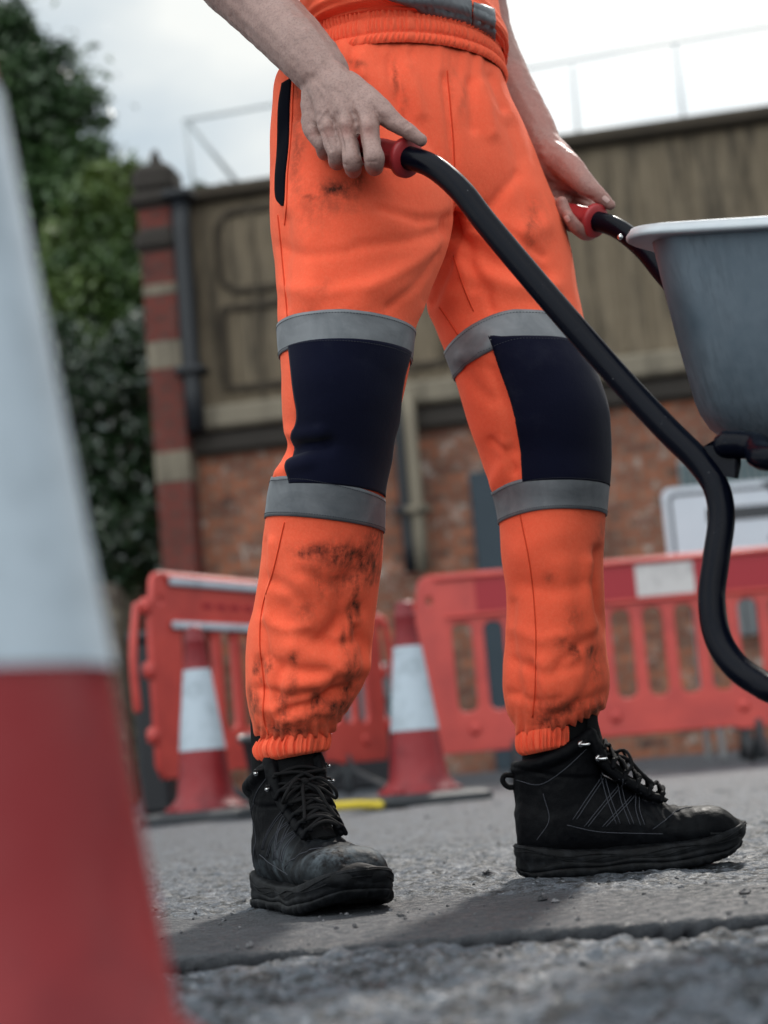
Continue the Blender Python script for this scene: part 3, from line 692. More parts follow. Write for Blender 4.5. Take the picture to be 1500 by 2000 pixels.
V, F = box((cx[0] - .1, 10.5, zt_ + .012), (.64, .42, .022), 0, .008); obj('lid', V, F, GSTEEL, gc, smooth=False)
pts = [gp(x, y, .02) for x, y in ((600, 1580), (650, 1575), (700, 1572), (742, 1572))]
V, F = tube(pts, .016, 10, 6, 'round'); tag(obj('hose', V, F, YEL, loc=tuple(pts[1])), 'yellow hose lying on the road behind the near boot', 'hose')
V, F = tube([pt(1436, 1420, 9.4), pt(1470, 1416, 9.4), pt(1620, 1404, 9.4)], .022, 10, 3, 'round'); 
pol = thing('steel_pole', 'bright steel pole resting low on trestles behind the barrier feet', 'pole', tuple(gp(1450, 1490)))
obj('pole', V, F, STEEL, pol)
for px in (1455, 1600):
    c = pt(px, 1418, 9.4); V, F = tube([(c[0], 9.4, c[2] - .03), (c[0] - .01, 9.25, .01)], .03, 8, 2, spline=False); obj('trestle', V, F, BRUB, pol); V, F = tube([(c[0], 9.4, c[2] - .03), (c[0] + .01, 9.55, .01)], .03, 8, 2, spline=False); obj('trestle', V, F, BRUB, pol)

# ================================================================== the worker
pg = np.array([.02, 2.25, 0])
def sec(xl, yl, xr, yr, YL, YR, d, n=56, pw=1.0, ez=0.0, bulge=0.0):
    """ring through a left and a right edge point, half depth d along the view direction"""
    Lp, Rp = pt(xl, yl, YL), pt(xr, yr, YR); c = (Lp + Rp) / 2; e1 = (Rp - Lp) / 2; e2 = np.array([0, d, ez])
    th = np.linspace(0, 2 * math.pi, n, endpoint=False); cs, sn = np.cos(th), np.sin(th)
    cs = np.sign(cs) * np.abs(cs) ** pw; sn = np.sign(sn) * np.abs(sn) ** pw
    return c + cs[:, None] * e1 + sn[:, None] * e2
def interp_secs(T, sub=6):
    return cr_spline(np.array(T, float), sub)
PEL = [(600, 140, 980, 150, 2.15, 2.33, .118), (562, 138, 988, 168, 2.14, 2.34, .130), (538, 160, 1003, 208, 2.13, 2.35, .140), (531, 215, 1028, 265, 2.12, 2.36, .148), (528, 300, 1055, 335, 2.12, 2.37, .148), (529, 380, 1078, 400, 2.12, 2.38, .140), (534, 450, 1098, 462, 2.12, 2.39, .12)]
LEGL = [(545, 280, 850, 300, 2.12, 2.18, .120), (530, 370, 886, 385, 2.11, 2.17, .122), (530, 440, 886, 450, 2.10, 2.16, .118), (536, 510, 866, 515, 2.09, 2.14, .112), (541, 590, 838, 588, 2.08, 2.12, .104), (541, 640, 814, 638, 2.08, 2.11, .097), (545, 700, 803, 702, 2.08, 2.10, .090), (546, 760, 790, 762, 2.08, 2.10, .086), (551, 820, 777, 822, 2.09, 2.11, .083), (562, 870, 768, 870, 2.10, 2.12, .078), (552, 895, 763, 900, 2.11, 2.13, .080), (530, 942, 753, 955, 2.12, 2.14, .084), (520, 1015, 751, 1030, 2.14, 2.16, .088), (508, 1100, 746, 1108, 2.16, 2.18, .090), (497, 1180, 738, 1180, 2.18, 2.19, .090), (484, 1245, 730, 1245, 2.19, 2.20, .090), (480, 1300, 719, 1300, 2.20, 2.20, .088), (479, 1345, 702, 1342, 2.20, 2.20, .084), (485, 1395, 676, 1385, 2.20, 2.20, .074), (494, 1428, 660, 1412, 2.20, 2.20, .064), (502, 1452, 645, 1438, 2.20, 2.20, .054)]
LEGR = [(830, 300, 1045, 320, 2.28, 2.38, .115), (852, 400, 1082, 405, 2.28, 2.38, .118), (858, 450, 1100, 455, 2.28, 2.38, .114), (848, 520, 1116, 520, 2.28, 2.37, .108), (834, 590, 1130, 592, 2.28, 2.36, .102), (852, 640, 1140, 642, 2.28, 2.35, .096), (870, 690, 1150, 690, 2.27, 2.33, .091), (888, 740, 1164, 740, 2.27, 2.31, .087), (905, 800, 1182, 800, 2.27, 2.30, .084), (923, 850, 1187, 850, 2.27, 2.30, .081), (942, 900, 1187, 900, 2.28, 2.30, .078), (962, 955, 1184, 950, 2.28, 2.30, .078), (974, 1005, 1181, 1000, 2.29, 2.31, .080), (979, 1060, 1179, 1060, 2.29, 2.31, .082), (984, 1110, 1178, 1110, 2.29, 2.31, .083), (989, 1165, 1180, 1160, 2.30, 2.31, .083), (989, 1220, 1184, 1220, 2.30, 2.31, .083), (984, 1280, 1189, 1275, 2.30, 2.31, .082), (981, 1335, 1193, 1330, 2.30, 2.31, .080), (987, 1380, 1190, 1375, 2.30, 2.31, .072), (1000, 1414, 1168, 1400, 2.30, 2.31, .060), (1011, 1440, 1128, 1424, 2.30, 2.31, .050)]
PELi, LLi, LRi = interp_secs(PEL), interp_secs(LEGL, 5), interp_secs(LEGR, 5)
def lof(T, cap=True): return loft([sec(*t) for t in T], cap)
tV, tF = remesh([lof(PELi), lof(LLi), lof(LRi)], .0042, 10, .5)

# folds pressed into the cloth: (polyline, width px, depth m) on the sides the camera faces
FOLDS = [
 ([(882, 425), (820, 430), (740, 410)], 9, -.0028), ([(878, 445), (800, 470), (700, 480)], 11, -.0026), ([(870, 470), (800, 520), (720, 560)], 11, .0026), ([(860, 500), (810, 560), (760, 600)], 8, -.0022), ([(892, 425), (960, 400), (1010, 340)], 10, -.0028), ([(895, 440), (980, 450), (1060, 500)], 8, -.003), ([(905, 500), (950, 560), (960, 600)], 8, -.003),
 ([(540, 480), (600, 500), (680, 490)], 10, -.0018), ([(545, 560), (620, 575), (700, 560)], 12, .0020), ([(590, 1115), (640, 1140), (700, 1120)], 12, -.0024), ([(520, 1130), (570, 1150), (600, 1190)], 12, -.0028), ([(510, 1210), (560, 1230), (600, 1225)], 10, .0028), ([(700, 1250), (660, 1262), (620, 1250)], 9, -.0028), ([(530, 1290), (580, 1310), (640, 1312)], 9, -.0028), ([(500, 1345), (560, 1362), (620, 1352)], 8, -.0028), ([(690, 1330), (650, 1352), (600, 1392)], 7, -.003),
 ([(1000, 1230), (1060, 1250), (1120, 1235)], 12, .0022), ([(1000, 1290), (1070, 1318), (1130, 1300)], 10, -.0024), ([(1180, 1230), (1130, 1262), (1090, 1300)], 9, -.0026), ([(995, 1355), (1040, 1372), (1090, 1365)], 8, -.0024), ([(1020, 1140), (1080, 1155), (1150, 1140)], 14, -.0018), ([(960, 860), (990, 880), (1005, 920)], 7, -.003), ([(900, 720), (930, 760), (960, 780)], 12, -.002),
 ([(556, 884), (600, 872), (640, 868)], 13, -.007), ([(545, 842), (585, 850), (625, 846)], 13, .004), ([(545, 925), (580, 905), (600, 900)], 13, .004),
 ([(700, 1095), (668, 1150), (660, 1225)], 14, -.004), ([(560, 1190), (600, 1262), (640, 1270)], 24, -.005), ([(575, 1265), (650, 1290), (715, 1305)], 22, .006), ([(515, 1060), (507, 1200), (520, 1280)], 8, -.0035), ([(530, 1060), (524, 1200)], 9, .003),
 ([(590, 1210), (570, 1165), (600, 1110)], 26, .004), ([(640, 1240), (700, 1190)], 16, -.004), ([(535, 1370), (540, 1340), (545, 1310)], 11, -.004), ([(545, 1395), (610, 1378), (680, 1345)], 9, -.005), ([(520, 1385), (560, 1405), (640, 1385)], 13, .004),
 ([(505, 1290), (510, 1350), (530, 1420)], 8, -.004), ([(655, 1325), (640, 1370), (615, 1400)], 9, -.003), ([(700, 1230), (712, 1260), (700, 1320)], 8, -.004), ([(560, 1340), (620, 1335), (660, 1310)], 14, .004),
 ([(1170, 1075), (1165, 1150), (1172, 1190), (1185, 1215)], 9, -.006), ([(1150, 1100), (1150, 1180), (1160, 1230)], 12, .004), ([(1100, 1110), (1120, 1200)], 22, .003), ([(1035, 1300), (1045, 1360), (1055, 1420)], 10, -.004), ([(1060, 1300), (1075, 1370)], 16, .004),
 ([(1190, 1355), (1140, 1375), (1085, 1400)], 11, -.004), ([(1000, 1180), (998, 1280), (1010, 1350)], 10, -.003), ([(1165, 1280), (1155, 1340), (1120, 1385)], 12, -.003), ([(1020, 1080), (1040, 1060), (1090, 1045)], 22, .002),
 ([(885, 430), (870, 520), (840, 590)], 12, -.005), ([(880, 440), (915, 480), (930, 560)], 12, -.004), ([(900, 440), (1000, 470), (1060, 440)], 22, .004), ([(890, 455), (960, 505), (1050, 540)], 18, -.005), ([(905, 530), (1000, 560), (1080, 560)], 18, .004),
 ([(870, 150), (885, 300), (890, 420)], 9, -.0035), ([(760, 120), (775, 200), (790, 260)], 12, -.003), ([(800, 130), (820, 220)], 12, .003), ([(920, 160), (925, 250)], 10, -.003), ([(945, 170), (960, 260)], 12, .003), ([(1000, 250), (1020, 350), (1040, 430)], 16, -.003),
 ([(700, 110), (705, 150)], 8, .003), ([(680, 120), (690, 170)], 10, -.003), ([(960, 150), (985, 210)], 8, -.0035), ([(560, 430), (550, 520), (555, 600)], 12, -.003), ([(600, 380), (680, 420), (780, 430)], 30, .003), ([(560, 500), (640, 540), (760, 520)], 34, -.003),
 ([(820, 480), (780, 540), (700, 590)], 26, .003), ([(570, 400), (600, 470), (610, 580)], 20, .003), ([(960, 720), (990, 800), (1003, 880)], 9, -.003), ([(965, 950), (990, 900), (985, 870)], 14, .004), ([(905, 700), (940, 690), (960, 665)], 12, .003),
]
def cloth(V, F, amp=1.0):
    Nn = normals(V, F); px, py = proj(V); face = np.clip(-(Nn * (V - CAM) / np.linalg.norm(V - CAM, axis=1)[:, None]).sum(1) * 2.2 + .15, 0, 1)
    d = np.zeros(len(V))
    for ln, wdt, a in FOLDS: d += 1.5 * a * seg_fall(px, py, ln, wdt * 1.1) * face
    Q = V * np.array([1, 1, .45])
    lower = np.clip((py - 1020) / 150, 0, 1)
    d += (.0022 + .0012 * lower) * fbm(Q, 11, 2, 71) + .0012 * (1 + .0 * lower) * fbm(V * np.array([.6, .6, 1]), 24, 2, 77)
    # soft vertical gathers just under the waistband and above the cuffs
    top = np.exp(-np.clip(py - 150 - (px - 600) * .17 + 40, 0, 900) / 16) * (py < 420)
    d += .0022 * top * vn(np.stack([px / 13, py * 0, py * 0], 1), 5)
    bot = np.exp(-np.abs(np.where(px < 800, 1448 - (px - 512) * .07, 1440 - (px - 1014) * .13) - py) / 26)
    d += .0042 * bot * np.cos(px * .36 + 3 * vn(np.stack([px / 25, py * 0, py * 0], 1), 6)) * (py > 1300)
    return V + Nn * (d * amp)[:, None]
tV = cloth(tV, tF)
TREE = bvh(tV, tF)
# dirt on the cloth: (x, y, rx, ry, strength)
DIRT = [(690, 1085, 75, 28, .8), (740, 1055, 30, 26, 1.0), (650, 1068, 60, 14, .8), (600, 1078, 16, 12, 1.), (712, 1105, 40, 22, .8), (680, 1135, 45, 22, .55), (620, 1138, 12, 30, .5), (698, 1160, 7, 50, 1.), (684, 1210, 7, 40, .8), (665, 1250, 7, 25, .6), (588, 1190, 22, 26, .35),
 (573, 1290, 10, 12, .9), (500, 1300, 8, 16, 1.), (515, 1310, 5, 34, .7), (565, 1345, 12, 24, .5), (547, 1390, 12, 30, 1.), (612, 1370, 10, 18, 1.), (490, 1390, 14, 46, .9), (680, 1330, 14, 44, .8), (700, 1300, 8, 40, .6), (660, 1380, 40, 20, .8), (560, 1425, 60, 18, .8), (620, 1400, 60, 14, .55), (720, 1130, 16, 16, .6),
 (1117, 1270, 8, 22, .95), (1095, 1255, 14, 14, .6), (1150, 1275, 12, 24, .7), (1165, 1300, 16, 40, .5), (1100, 1380, 60, 20, .6), (1160, 1390, 30, 24, .7), (1065, 1410, 30, 24, .7), (1180, 1040, 14, 20, .4), (1075, 1130, 12, 10, .35), (1120, 1210, 20, 24, .3),
 (655, 365, 36, 20, .85), (690, 350, 20, 14, .7), (610, 385, 30, 6, .5), (640, 400, 60, 22, .35), (600, 420, 40, 40, .25), (775, 160, 5, 34, .55), (790, 200, 6, 50, .25), (695, 122, 20, 6, .5), (880, 160, 6, 30, .25), (1035, 450, 8, 34, .5), (1045, 425, 20, 40, .35), (580, 290, 14, 130, .42), (575, 160, 10, 40, .6), (905, 190, 6, 40, .25), (760, 330, 40, 20, .2), (620, 560, 40, 14, .18), (600, 620, 30, 14, .2), (590, 820, 12, 12, .4)]
def dirtmap(V, F):
    px, py = proj(V); wx = 16 * fbm(V, 30, 3, 81); wy = 16 * fbm(V, 30, 3, 85); Nn = normals(V, F)
    d = np.zeros(len(V)); fc = np.clip(-(Nn * (V - CAM)).sum(1), 0, .6) / .6
    for x, y, rx, ry, s in DIRT: d = np.maximum(d, s * 1.15 * np.exp(-(((px + wx * .7 - x) / rx) ** 2 + ((py + wy * .7 - y) / ry) ** 2)))
    return np.clip(d * (.4 + .6 * fc) * 1.25, 0, 1)

# --- body: forearms and hands fine, the rest of the body coarser; one mesh
def chain(pts, rads, n=14, sub=5): return tube(np.array(pts), rads, n, sub, 'round')
WR = pt(643, 158, 1.975)
EL = pt(372, -125, 2.09)
SH = np.array([-.085, 2.20, 1.50])
near_hand = [
 chain([EL, pt(450, -40, 2.06), pt(520, 28, 2.035), pt(585, 98, 2.0), pt(628, 148, 1.982)], [.046, .0425, .0385, .0345, .0290]),
 chain([pt(455, -38, 2.075), pt(535, 35, 2.05), pt(600, 100, 2.015), pt(640, 140, 1.995)], [.040, .037, .033, .0270]),
 # metacarpals
 chain([pt(640, 150, 1.975), pt(690, 185, 1.955), pt(718, 238, 1.936)], [.0225, .0170, .0130]),
 chain([pt(635, 150, 1.975), pt(664, 195, 1.955), pt(676, 236, 1.945)], [.0225, .0180, .0130]),
 chain([pt(628, 155, 1.980), pt(638, 195, 1.965), pt(640, 238, 1.958)], [.0230, .0185, .0125]),
 chain([pt(622, 160, 1.985), pt(614, 200, 1.985), pt(610, 246, 1.982)], [.0220, .0165, .0120]),
 chain([pt(610, 236, 1.989), pt(640, 232, 1.968), pt(676, 230, 1.954), pt(714, 232, 1.944)], [.0135, .0140, .0140, .0135]),
 chain([pt(614, 215, 1.995), pt(645, 212, 1.978), pt(680, 210, 1.965), pt(708, 212, 1.955)], [.016, .0165, .0165, .015]),
 # palm mass towards the grip
 chain([pt(650, 170, 1.99), pt(668, 215, 1.985), pt(672, 245, 1.985)], [.026, .030, .022]),
 chain([pt(625, 175, 2.0), pt(630, 215, 2.0), pt(632, 245, 2.0)], [.022, .024, .018]),
]
def fing(mcp, pip, r0, r1, Ym, Yp, tipx=0):
    (mx, my), (qx, qy) = mcp, pip
    return chain([pt(mx - (qx - mx) * .2, my - 16, Ym + .006), pt(mx, my, Ym), pt((mx + qx) / 2, (my + qy) / 2, (Ym + Yp) / 2 - .002), pt(qx, qy - 14, Yp), pt(qx + 1, qy, Yp + .012), pt(qx + 2, qy + 2, Yp + .032), pt(qx + 2, qy - 22, Yp + .052), pt(qx + 1, qy - 44, Yp + .052)],
                 [r0 * .95, r0, r1 * .98, r1 * 1.04, r1 * .97, r1 * .92, r1 * .88, r1 * .78], sub=7)
near_hand += [fing((719, 243), (730, 323), .0128, .0113, 1.934, 1.922), fing((676, 240), (688, 326), .0128, .0109, 1.945, 1.935), fing((640, 243), (656, 314), .0122, .0103, 1.958, 1.952), fing((610, 250), (631, 296), .0112, .0092, 1.982, 1.975)]
thumb = chain([pt(680, 168, 1.965), pt(720, 197, 1.95), pt(752, 222, 1.942), pt(776, 243, 1.938), pt(797, 257, 1.937), pt(822, 274, 1.937)], [.0180, .0160, .0138, .0112, .0100, .0078], sub=6)
near_hand.append(thumb); near_hand.append(chain([pt(700, 190, 1.955), pt(728, 222, 1.955), pt(722, 246, 1.955)], [.015, .012, .010]))
hV, hF = remesh(near_hand, .0018, 11, .5)
HB = [ # veins, tendons and knuckles: (polyline, width, height)
 ([(625, 172), (633, 187), (642, 212), (648, 226)], 4.2, .0022), ([(642, 212), (630, 222), (622, 236)], 3.5, .0015), ([(660, 190), (655, 215), (652, 235)], 4, .0012), ([(694, 196), (698, 215), (706, 232)], 4, .0018), ([(652, 108), (668, 140), (690, 168)], 7, .0020),
 ([(596, 60), (625, 112), (632, 165)], 5, .0014), ([(718, 243), (720, 247)], 10, .0036), ([(675, 241), (676, 244)], 10, .0034), ([(640, 243), (641, 246)], 9, .0028), ([(611, 251), (612, 254)], 8, .0020),
 ([(699, 250), (704, 275), (706, 300)], 4, -.0018), ([(660, 250), (666, 272), (670, 295)], 4, -.0018), ([(629, 256), (638, 274), (645, 292)], 4, -.0016), ([(700, 318), (712, 321)], 1.6, -.0010), ([(668, 320), (680, 323)], 1.6, -.0009), ([(716, 316), (736, 316)], 1.6, -.0008), ([(661, 224), (658, 240)], 6, -.0016), ([(697, 222), (696, 238)], 6, -.0018), ([(626, 226), (626, 244)], 5, -.0014),
 ([(788, 246), (797, 240)], 2.0, -.0010), ([(791, 251), (800, 246)], 2, -.0009), ([(800, 249), (802, 252)], 7, .0010), ([(722, 196), (745, 220)], 8, .0015), ([(640, 130), (600, 160)], 10, -.0012), ([(655, 175), (690, 225)], 5, -.0012)]
def relief(V, F, L):
    Nn = normals(V, F); px, py = proj(V); fc = np.clip(-(Nn * (V - CAM)).sum(1) * 1.2, 0, 1); d = np.zeros(len(V))
    for ln, wdt, a in L: d += (.75 if a > 0 and wdt < 7.5 else 1.2) * a * seg_fall(px, py, ln, wdt) * fc
    d += .0005 * fbm(V, 110, 2, 7) + .0010 * fbm(V, 34, 2, 8)
    return V + Nn * d[:, None]
hV = relief(hV, hF, HB)
# far hand
SHF = np.array([.20, 2.50, 1.50]); ELF = pt(925, -60, 2.52)
far_hand = [
 chain([ELF, pt(945, 60, 2.50), pt(985, 150, 2.47), pt(1028, 228, 2.43), pt(1062, 285, 2.40)], [.044, .042, .037, .033, .0265]),
 chain([pt(1062, 285, 2.40), pt(1090, 325, 2.385), pt(1112, 352, 2.38)], [.0265, .030, .020]),
 chain([pt(1070, 300, 2.41), pt(1088, 350, 2.40), pt(1090, 385, 2.40)], [.025, .028, .020]),
 chain([pt(1075, 300, 2.38), pt(1108, 325, 2.355), pt(1138, 355, 2.335), pt(1160, 374, 2.33), pt(1176, 387, 2.33), pt(1192, 400, 2.332)], [.022, .0210, .0165, .0128, .0110, .0082], sub=6),
 chain([pt(1105, 350, 2.41), pt(1150, 400, 2.40), pt(1158, 440, 2.385), pt(1148, 456, 2.355), pt(1128, 446, 2.325), pt(1110, 424, 2.312)], [.013, .0120, .0115, .0108, .0102, .0082], sub=6),
 chain([pt(1090, 350, 2.425), pt(1125, 395, 2.42), pt(1128, 432, 2.40), pt(1118, 440, 2.36), pt(1106, 420, 2.325), pt(1096, 395, 2.318)], [.013, .0120, .0115, .0108, .0102, .0082], sub=6),
 chain([pt(1080, 350, 2.44), pt(1100, 390, 2.44), pt(1100, 415, 2.42), pt(1088, 415, 2.38), pt(1080, 395, 2.345)], [.012, .011, .0105, .0098, .008], sub=6),
 chain([pt(1065, 345, 2.45), pt(1080, 375, 2.455), pt(1080, 395, 2.44), pt(1072, 395, 2.40)], [.011, .0098, .009, .0075], sub=6),
]
fV, fF = remesh(far_hand, .002, 5, .5)
fV = relief(fV, fF, [([(1165, 368), (1172, 376)], 7, .001), ([(1085, 372), (1120, 385), (1150, 392)], 4, -.003), ([(1050, 290), (1085, 290)], 8, -.001), ([(1150, 384), (1158, 388)], 2, -.0012), ([(1040, 250), (1062, 300)], 7, .0015)])
# torso, head, upper arms, legs under the clothes
PC = np.array([.075, 2.26, 1.04]); ff = np.array([.74, -.67, 0]); ss = np.array([.67, .74, 0])
CH = PC + np.array([.03, .0, .38])
bp = [chain([PC - [0, 0, .02], PC + [0, 0, .13], PC + [.01, 0, .27], CH], [.095, .095, .108, .11], 20), chain([CH - ss * .08 + [0, 0, .02], CH + ss * .08 + [0, 0, .02]], [.11, .11], 18),
      chain([CH + [0, 0, .06], CH + [.01, -.01, .19], CH + [.02, -.02, .26]], [.075, .058, .055], 16), chain([SH, (SH + EL) / 2, EL], [.062, .052, .046]), chain([SHF, (SHF + ELF) / 2, ELF], [.062, .052, .045]),
      chain([CH - ss * .12 + [0, 0, .07], SH], [.07, .062]), chain([CH + ss * .12 + [0, 0, .07], SHF], [.07, .062])]
hd = CH + np.array([.03, -.02, .36])
bp.append(ellipsoid(hd, (.078, .092, .115), 24)); bp.append(ellipsoid(hd + ff * .03 + np.array([0, 0, -.07]), (.058, .058, .06), 18))
bp.append(chain([hd + ff * .085 + np.array([0, 0, .02]), hd + ff * .108 + np.array([0, 0, -.022])], [.009, .014], 10))
for s_ in (-1, 1): bp.append(ellipsoid(hd + ss * s_ * .082 - ff * .01, (.012, .018, .032), 10)); bp.append(chain([hd + ff * .09 + ss * s_ * .022 + np.array([0, 0, -.058]), hd + ff * .096 + np.array([0, 0, -.058])], [.008, .009], 8))
def mid(T, i): 
    t = T[i]; return (pt(t[0], t[1], t[4]) + pt(t[2], t[3], t[5])) / 2
for T, an in ((LEGL, np.array([-.156, 2.215, .20])), (LEGR, pt(1078, 1480, 2.31))):
    bp.append(chain([mid(T, 1), mid(T, 4), mid(T, 8), mid(T, 12), mid(T, 17), an], [.060, .058, .048, .050, .036, .030]))
    bp.append(chain([an, an - [0, 0, .07]], [.030, .030]))
bV, bF = remesh(bp, .007, 4, .5)
V, F = merge((bV, bF), (hV, hF), (fV, fF))
person = obj('person', V, F, SKIN, loc=tuple(pg)); tag(person, 'worker in orange trousers and top gripping both barrow handles, seen from waist down', 'person')
px, py = proj(V); red = np.zeros(len(V)); nb = len(bV)
for x, y, r_, s in ((676, 255, 14, .6), (640, 258, 12, .5), (719, 256, 14, .5), (612, 262, 10, .4), (688, 335, 14, .4), (728, 335, 14, .5)): red = np.maximum(red, s * np.exp(-((px - x) ** 2 + (py - y) ** 2) / r_ ** 2))
red[nb + len(hV):] = .55 + .3 * vn(fV * 40, 3); attr(person, 'red', np.clip(red, 0, 1))
hx = ellipsoid(hd + np.array([0, 0, .022]) - ff * .012, (.084, .096, .108), 24); k_ = hx[0]; kz = (k_ - hd); msk = (kz @ ff > .045) & (kz[:, 2] < .065); k_[msk] = hd + (k_[msk] - hd) * .80
k_ += .003 * rng.standard_normal(k_.shape); obj('hair', k_, hx[1], HAIR, person)
for s_ in (-1, 1): V, F = ellipsoid(hd + ff * .083 + ss * s_ * .031 + np.array([0, 0, .012]), (.0115, .0115, .0115), 12); obj('eye', V, F, EYE, person)
# nails
def nail(tree, x, y, ang, a, b, off=.0006):
    P_ = []
    for v in np.linspace(-1, 1, 7):
        for u in np.linspace(-1, 1, 7):
            s2 = math.sqrt(max(0, 1 - .55 * v ** 6)); du, dv = u * a * s2, v * b; q = cast(tree, x + du * math.cos(ang) - dv * math.sin(ang), y + du * math.sin(ang) + dv * math.cos(ang), off)
            if q is None: return
            P_.append(q)
    obj('nail', np.array(P_), grid_faces(7, 7), NAIL, person)
ft = bvh(fV, fF); nail(ft, 1183, 389, R(-50), 4.5, 7.5); nail(ft, 1108, 427, R(-30), 4.5, 6)

# --- trousers
trs = obj('trousers', tV, tF, ORANGE, person); attr(trs, 'dirt', dirtmap(tV, tF)); trs['label'] = 'orange hi-vis trousers with grey bands and navy knees, dirty at the shins'
def sec_at(T, y, n=96):
    """ring of the leg table at side height y (mean of both edges)"""
    ym = (T[:, 1] + T[:, 3]) / 2; row = [np.interp(y, ym, T[:, k]) for k in range(7)]
    row[1] = y + np.interp(y, ym, T[:, 1] - ym); row[3] = y + np.interp(y, ym, T[:, 3] - ym); return row
def legpoint(T, y, th):
    r_ = sec_at(T, y); Lp, Rp = pt(r_[0], r_[1], r_[4]), pt(r_[2], r_[3], r_[5]); return (Lp + Rp) / 2 + math.cos(th) * (Rp - Lp) / 2 + math.sin(th) * np.array([0, r_[6], 0])
def slab_from(V, nu, nv, closed, t, name, mat, par):
    """closed thin slab from a grid of surface points (outer face), t thick"""
    F = grid_faces(nu, nv, closed); Nn = normals(V, F); W = V - Nn * t; n = len(V); F2 = list(F) + [tuple(i + n for i in reversed(f)) for f in F]
    for row in (0, nv - 1):
        for j in range(nu if closed else nu - 1):
            k = (j + 1) % nu; a, b = row * nu + j, row * nu + k; F2.append((a, b, b + n, a + n) if row else (b, a, a + n, b + n))
    if not closed:
        for i in range(nv - 1):
            for col in (0, nu - 1):
                a, b = i * nu + col, (i + 1) * nu + col; F2.append((b, a, a + n, b + n) if col else (a, b, b + n, a + n))
    return obj(name, np.concatenate([V, W]), F2, mat, par)
def orient(V, nu, nv, closed):
    F = grid_faces(nu, nv, closed); Nn = normals(V, F); return (Nn * (V - V.mean(0))).sum() > 0
def band(T, top, bot, name, nu=150, nv=12, off=.0022):
    th = np.linspace(0, 2 * math.pi, nu, endpoint=False); G = []
    for i in range(nv):
        f_ = i / (nv - 1); G.append([legpoint(T, top(a) * (1 - f_) + bot(a) * f_, a) for a in -th])
    V = np.array(G).reshape(-1, 3); V = snap(TREE, V, off); Nn = normals(V, grid_faces(nu, nv, True))
    if (Nn * (V - V.mean(0))).sum() < 0: V = V.reshape(nv, nu, 3)[:, ::-1].reshape(-1, 3)
    o = slab_from(V, nu, nv, True, .0014, name, TAPE, trs)
    return V.reshape(nv, nu, 3), o
def cos_(a): return math.cos(a)
b1, o1 = band(LLi, lambda a: 643 + 2 * cos_(a) + 6 * max(0, cos_(a)), lambda a: 705 + 4 * cos_(a), 'reflective_tape')
b2, o2 = band(LLi, lambda a: 954 + 9 * cos_(a) + 8 * max(0, cos_(a + .3)), lambda a: 1027 + 6 * cos_(a) + 4 * math.sin(-a), 'reflective_tape')
b3, o3 = band(LRi, lambda a: 640 + 48 * max(0, -cos_(a)) ** 1.5, lambda a: 698 + 42 * max(0, -cos_(a)) ** 1.5, 'reflective_tape')
b4, o4 = band(LRi, lambda a: 946 + 12 * max(0, -cos_(a)) ** 2, lambda a: 1010 + 12 * max(0, -cos_(a)) ** 2, 'reflective_tape')
# stitch lines along the tape edges
def stitch(rows, par):
    for i in (1, -2):
        L_ = rows[i]; Nn = L_ - L_.mean(0); Nn[:, 2] = 0; Nn /= np.linalg.norm(Nn, axis=1)[:, None]
        parts = []
        for j in range(0, len(L_) - 1, 1):
            a, b = L_[j], L_[(j + 1) % len(L_)]; parts.append(tube([a + (b - a) * .1 + Nn[j] * .0003, a + (b - a) * .65 + Nn[j] * .0003], .0004, 4, 1, spline=False))
        V, F = merge(*parts); obj('stitching', V, F, STITCH, trs)
stitch(b1, trs); stitch(b2, trs); stitch(b3, trs); stitch(b4, trs)
# knee patches
def patch(T, ed, wrap, nu=44, nv=60, off=.0024):
    """ed: rows (y, xleft, xright); right may be an angle past the silhouette"""
    ys = np.linspace(ed[0][0], ed[-1][0], nv); E = np.array([[e[0], e[1], e[2]] for e in ed], float); G = []
    for y in ys:
        r_ = sec_at(T, y); xm, hw = (r_[0] + r_[2]) / 2, (r_[2] - r_[0]) / 2
        def ang(x): return -math.acos(np.clip((x - xm) / hw, -1, 1))
        a0 = ang(np.interp(y, E[:, 0], E[:, 1])); a1 = ang(np.interp(y, E[:, 0], E[:, 2])) if not wrap else wrap
        for a in np.linspace(a0, a1, nu): G.append(legpoint(T, y, a))
    V = snap(TREE, np.array(G), off).reshape(nv, nu, 3)
    for _ in range(6):
        W_ = V.copy(); W_[1:-1, 1:-1] = (V[:-2, 1:-1] + V[2:, 1:-1] + V[1:-1, :-2] + V[1:-1, 2:]) / 4; W_[1:-1, 0] = (V[:-2, 0] + V[2:, 0]) / 2; W_[1:-1, -1] = (V[:-2, -1] + V[2:, -1]) / 2; V = W_
    V = snap(TREE, V.reshape(-1, 3), off); Nn = normals(V, grid_faces(nu, nv)); c = V.mean(0) + np.array([0, .08, 0])
    if (Nn * (V - c)).sum() < 0: V = V.reshape(nv, nu, 3)[:, ::-1].reshape(-1, 3)
    return slab_from(V, nu, nv, False, .002, 'knee_patch', NAVY, trs)
patch(LLi, [(695, 567, 800), (735, 572, 789), (780, 577, 781), (830, 588, 776), (850, 585, 770), (880, 572, 765), (915, 569, 761), (965, 573, 752.5)], None)
patch(LRi, [(688, 948, 0), (740, 966, 0), (800, 988, 0), (850, 1001, 0), (900, 1010, 0), (955, 1014, 0)], .38)
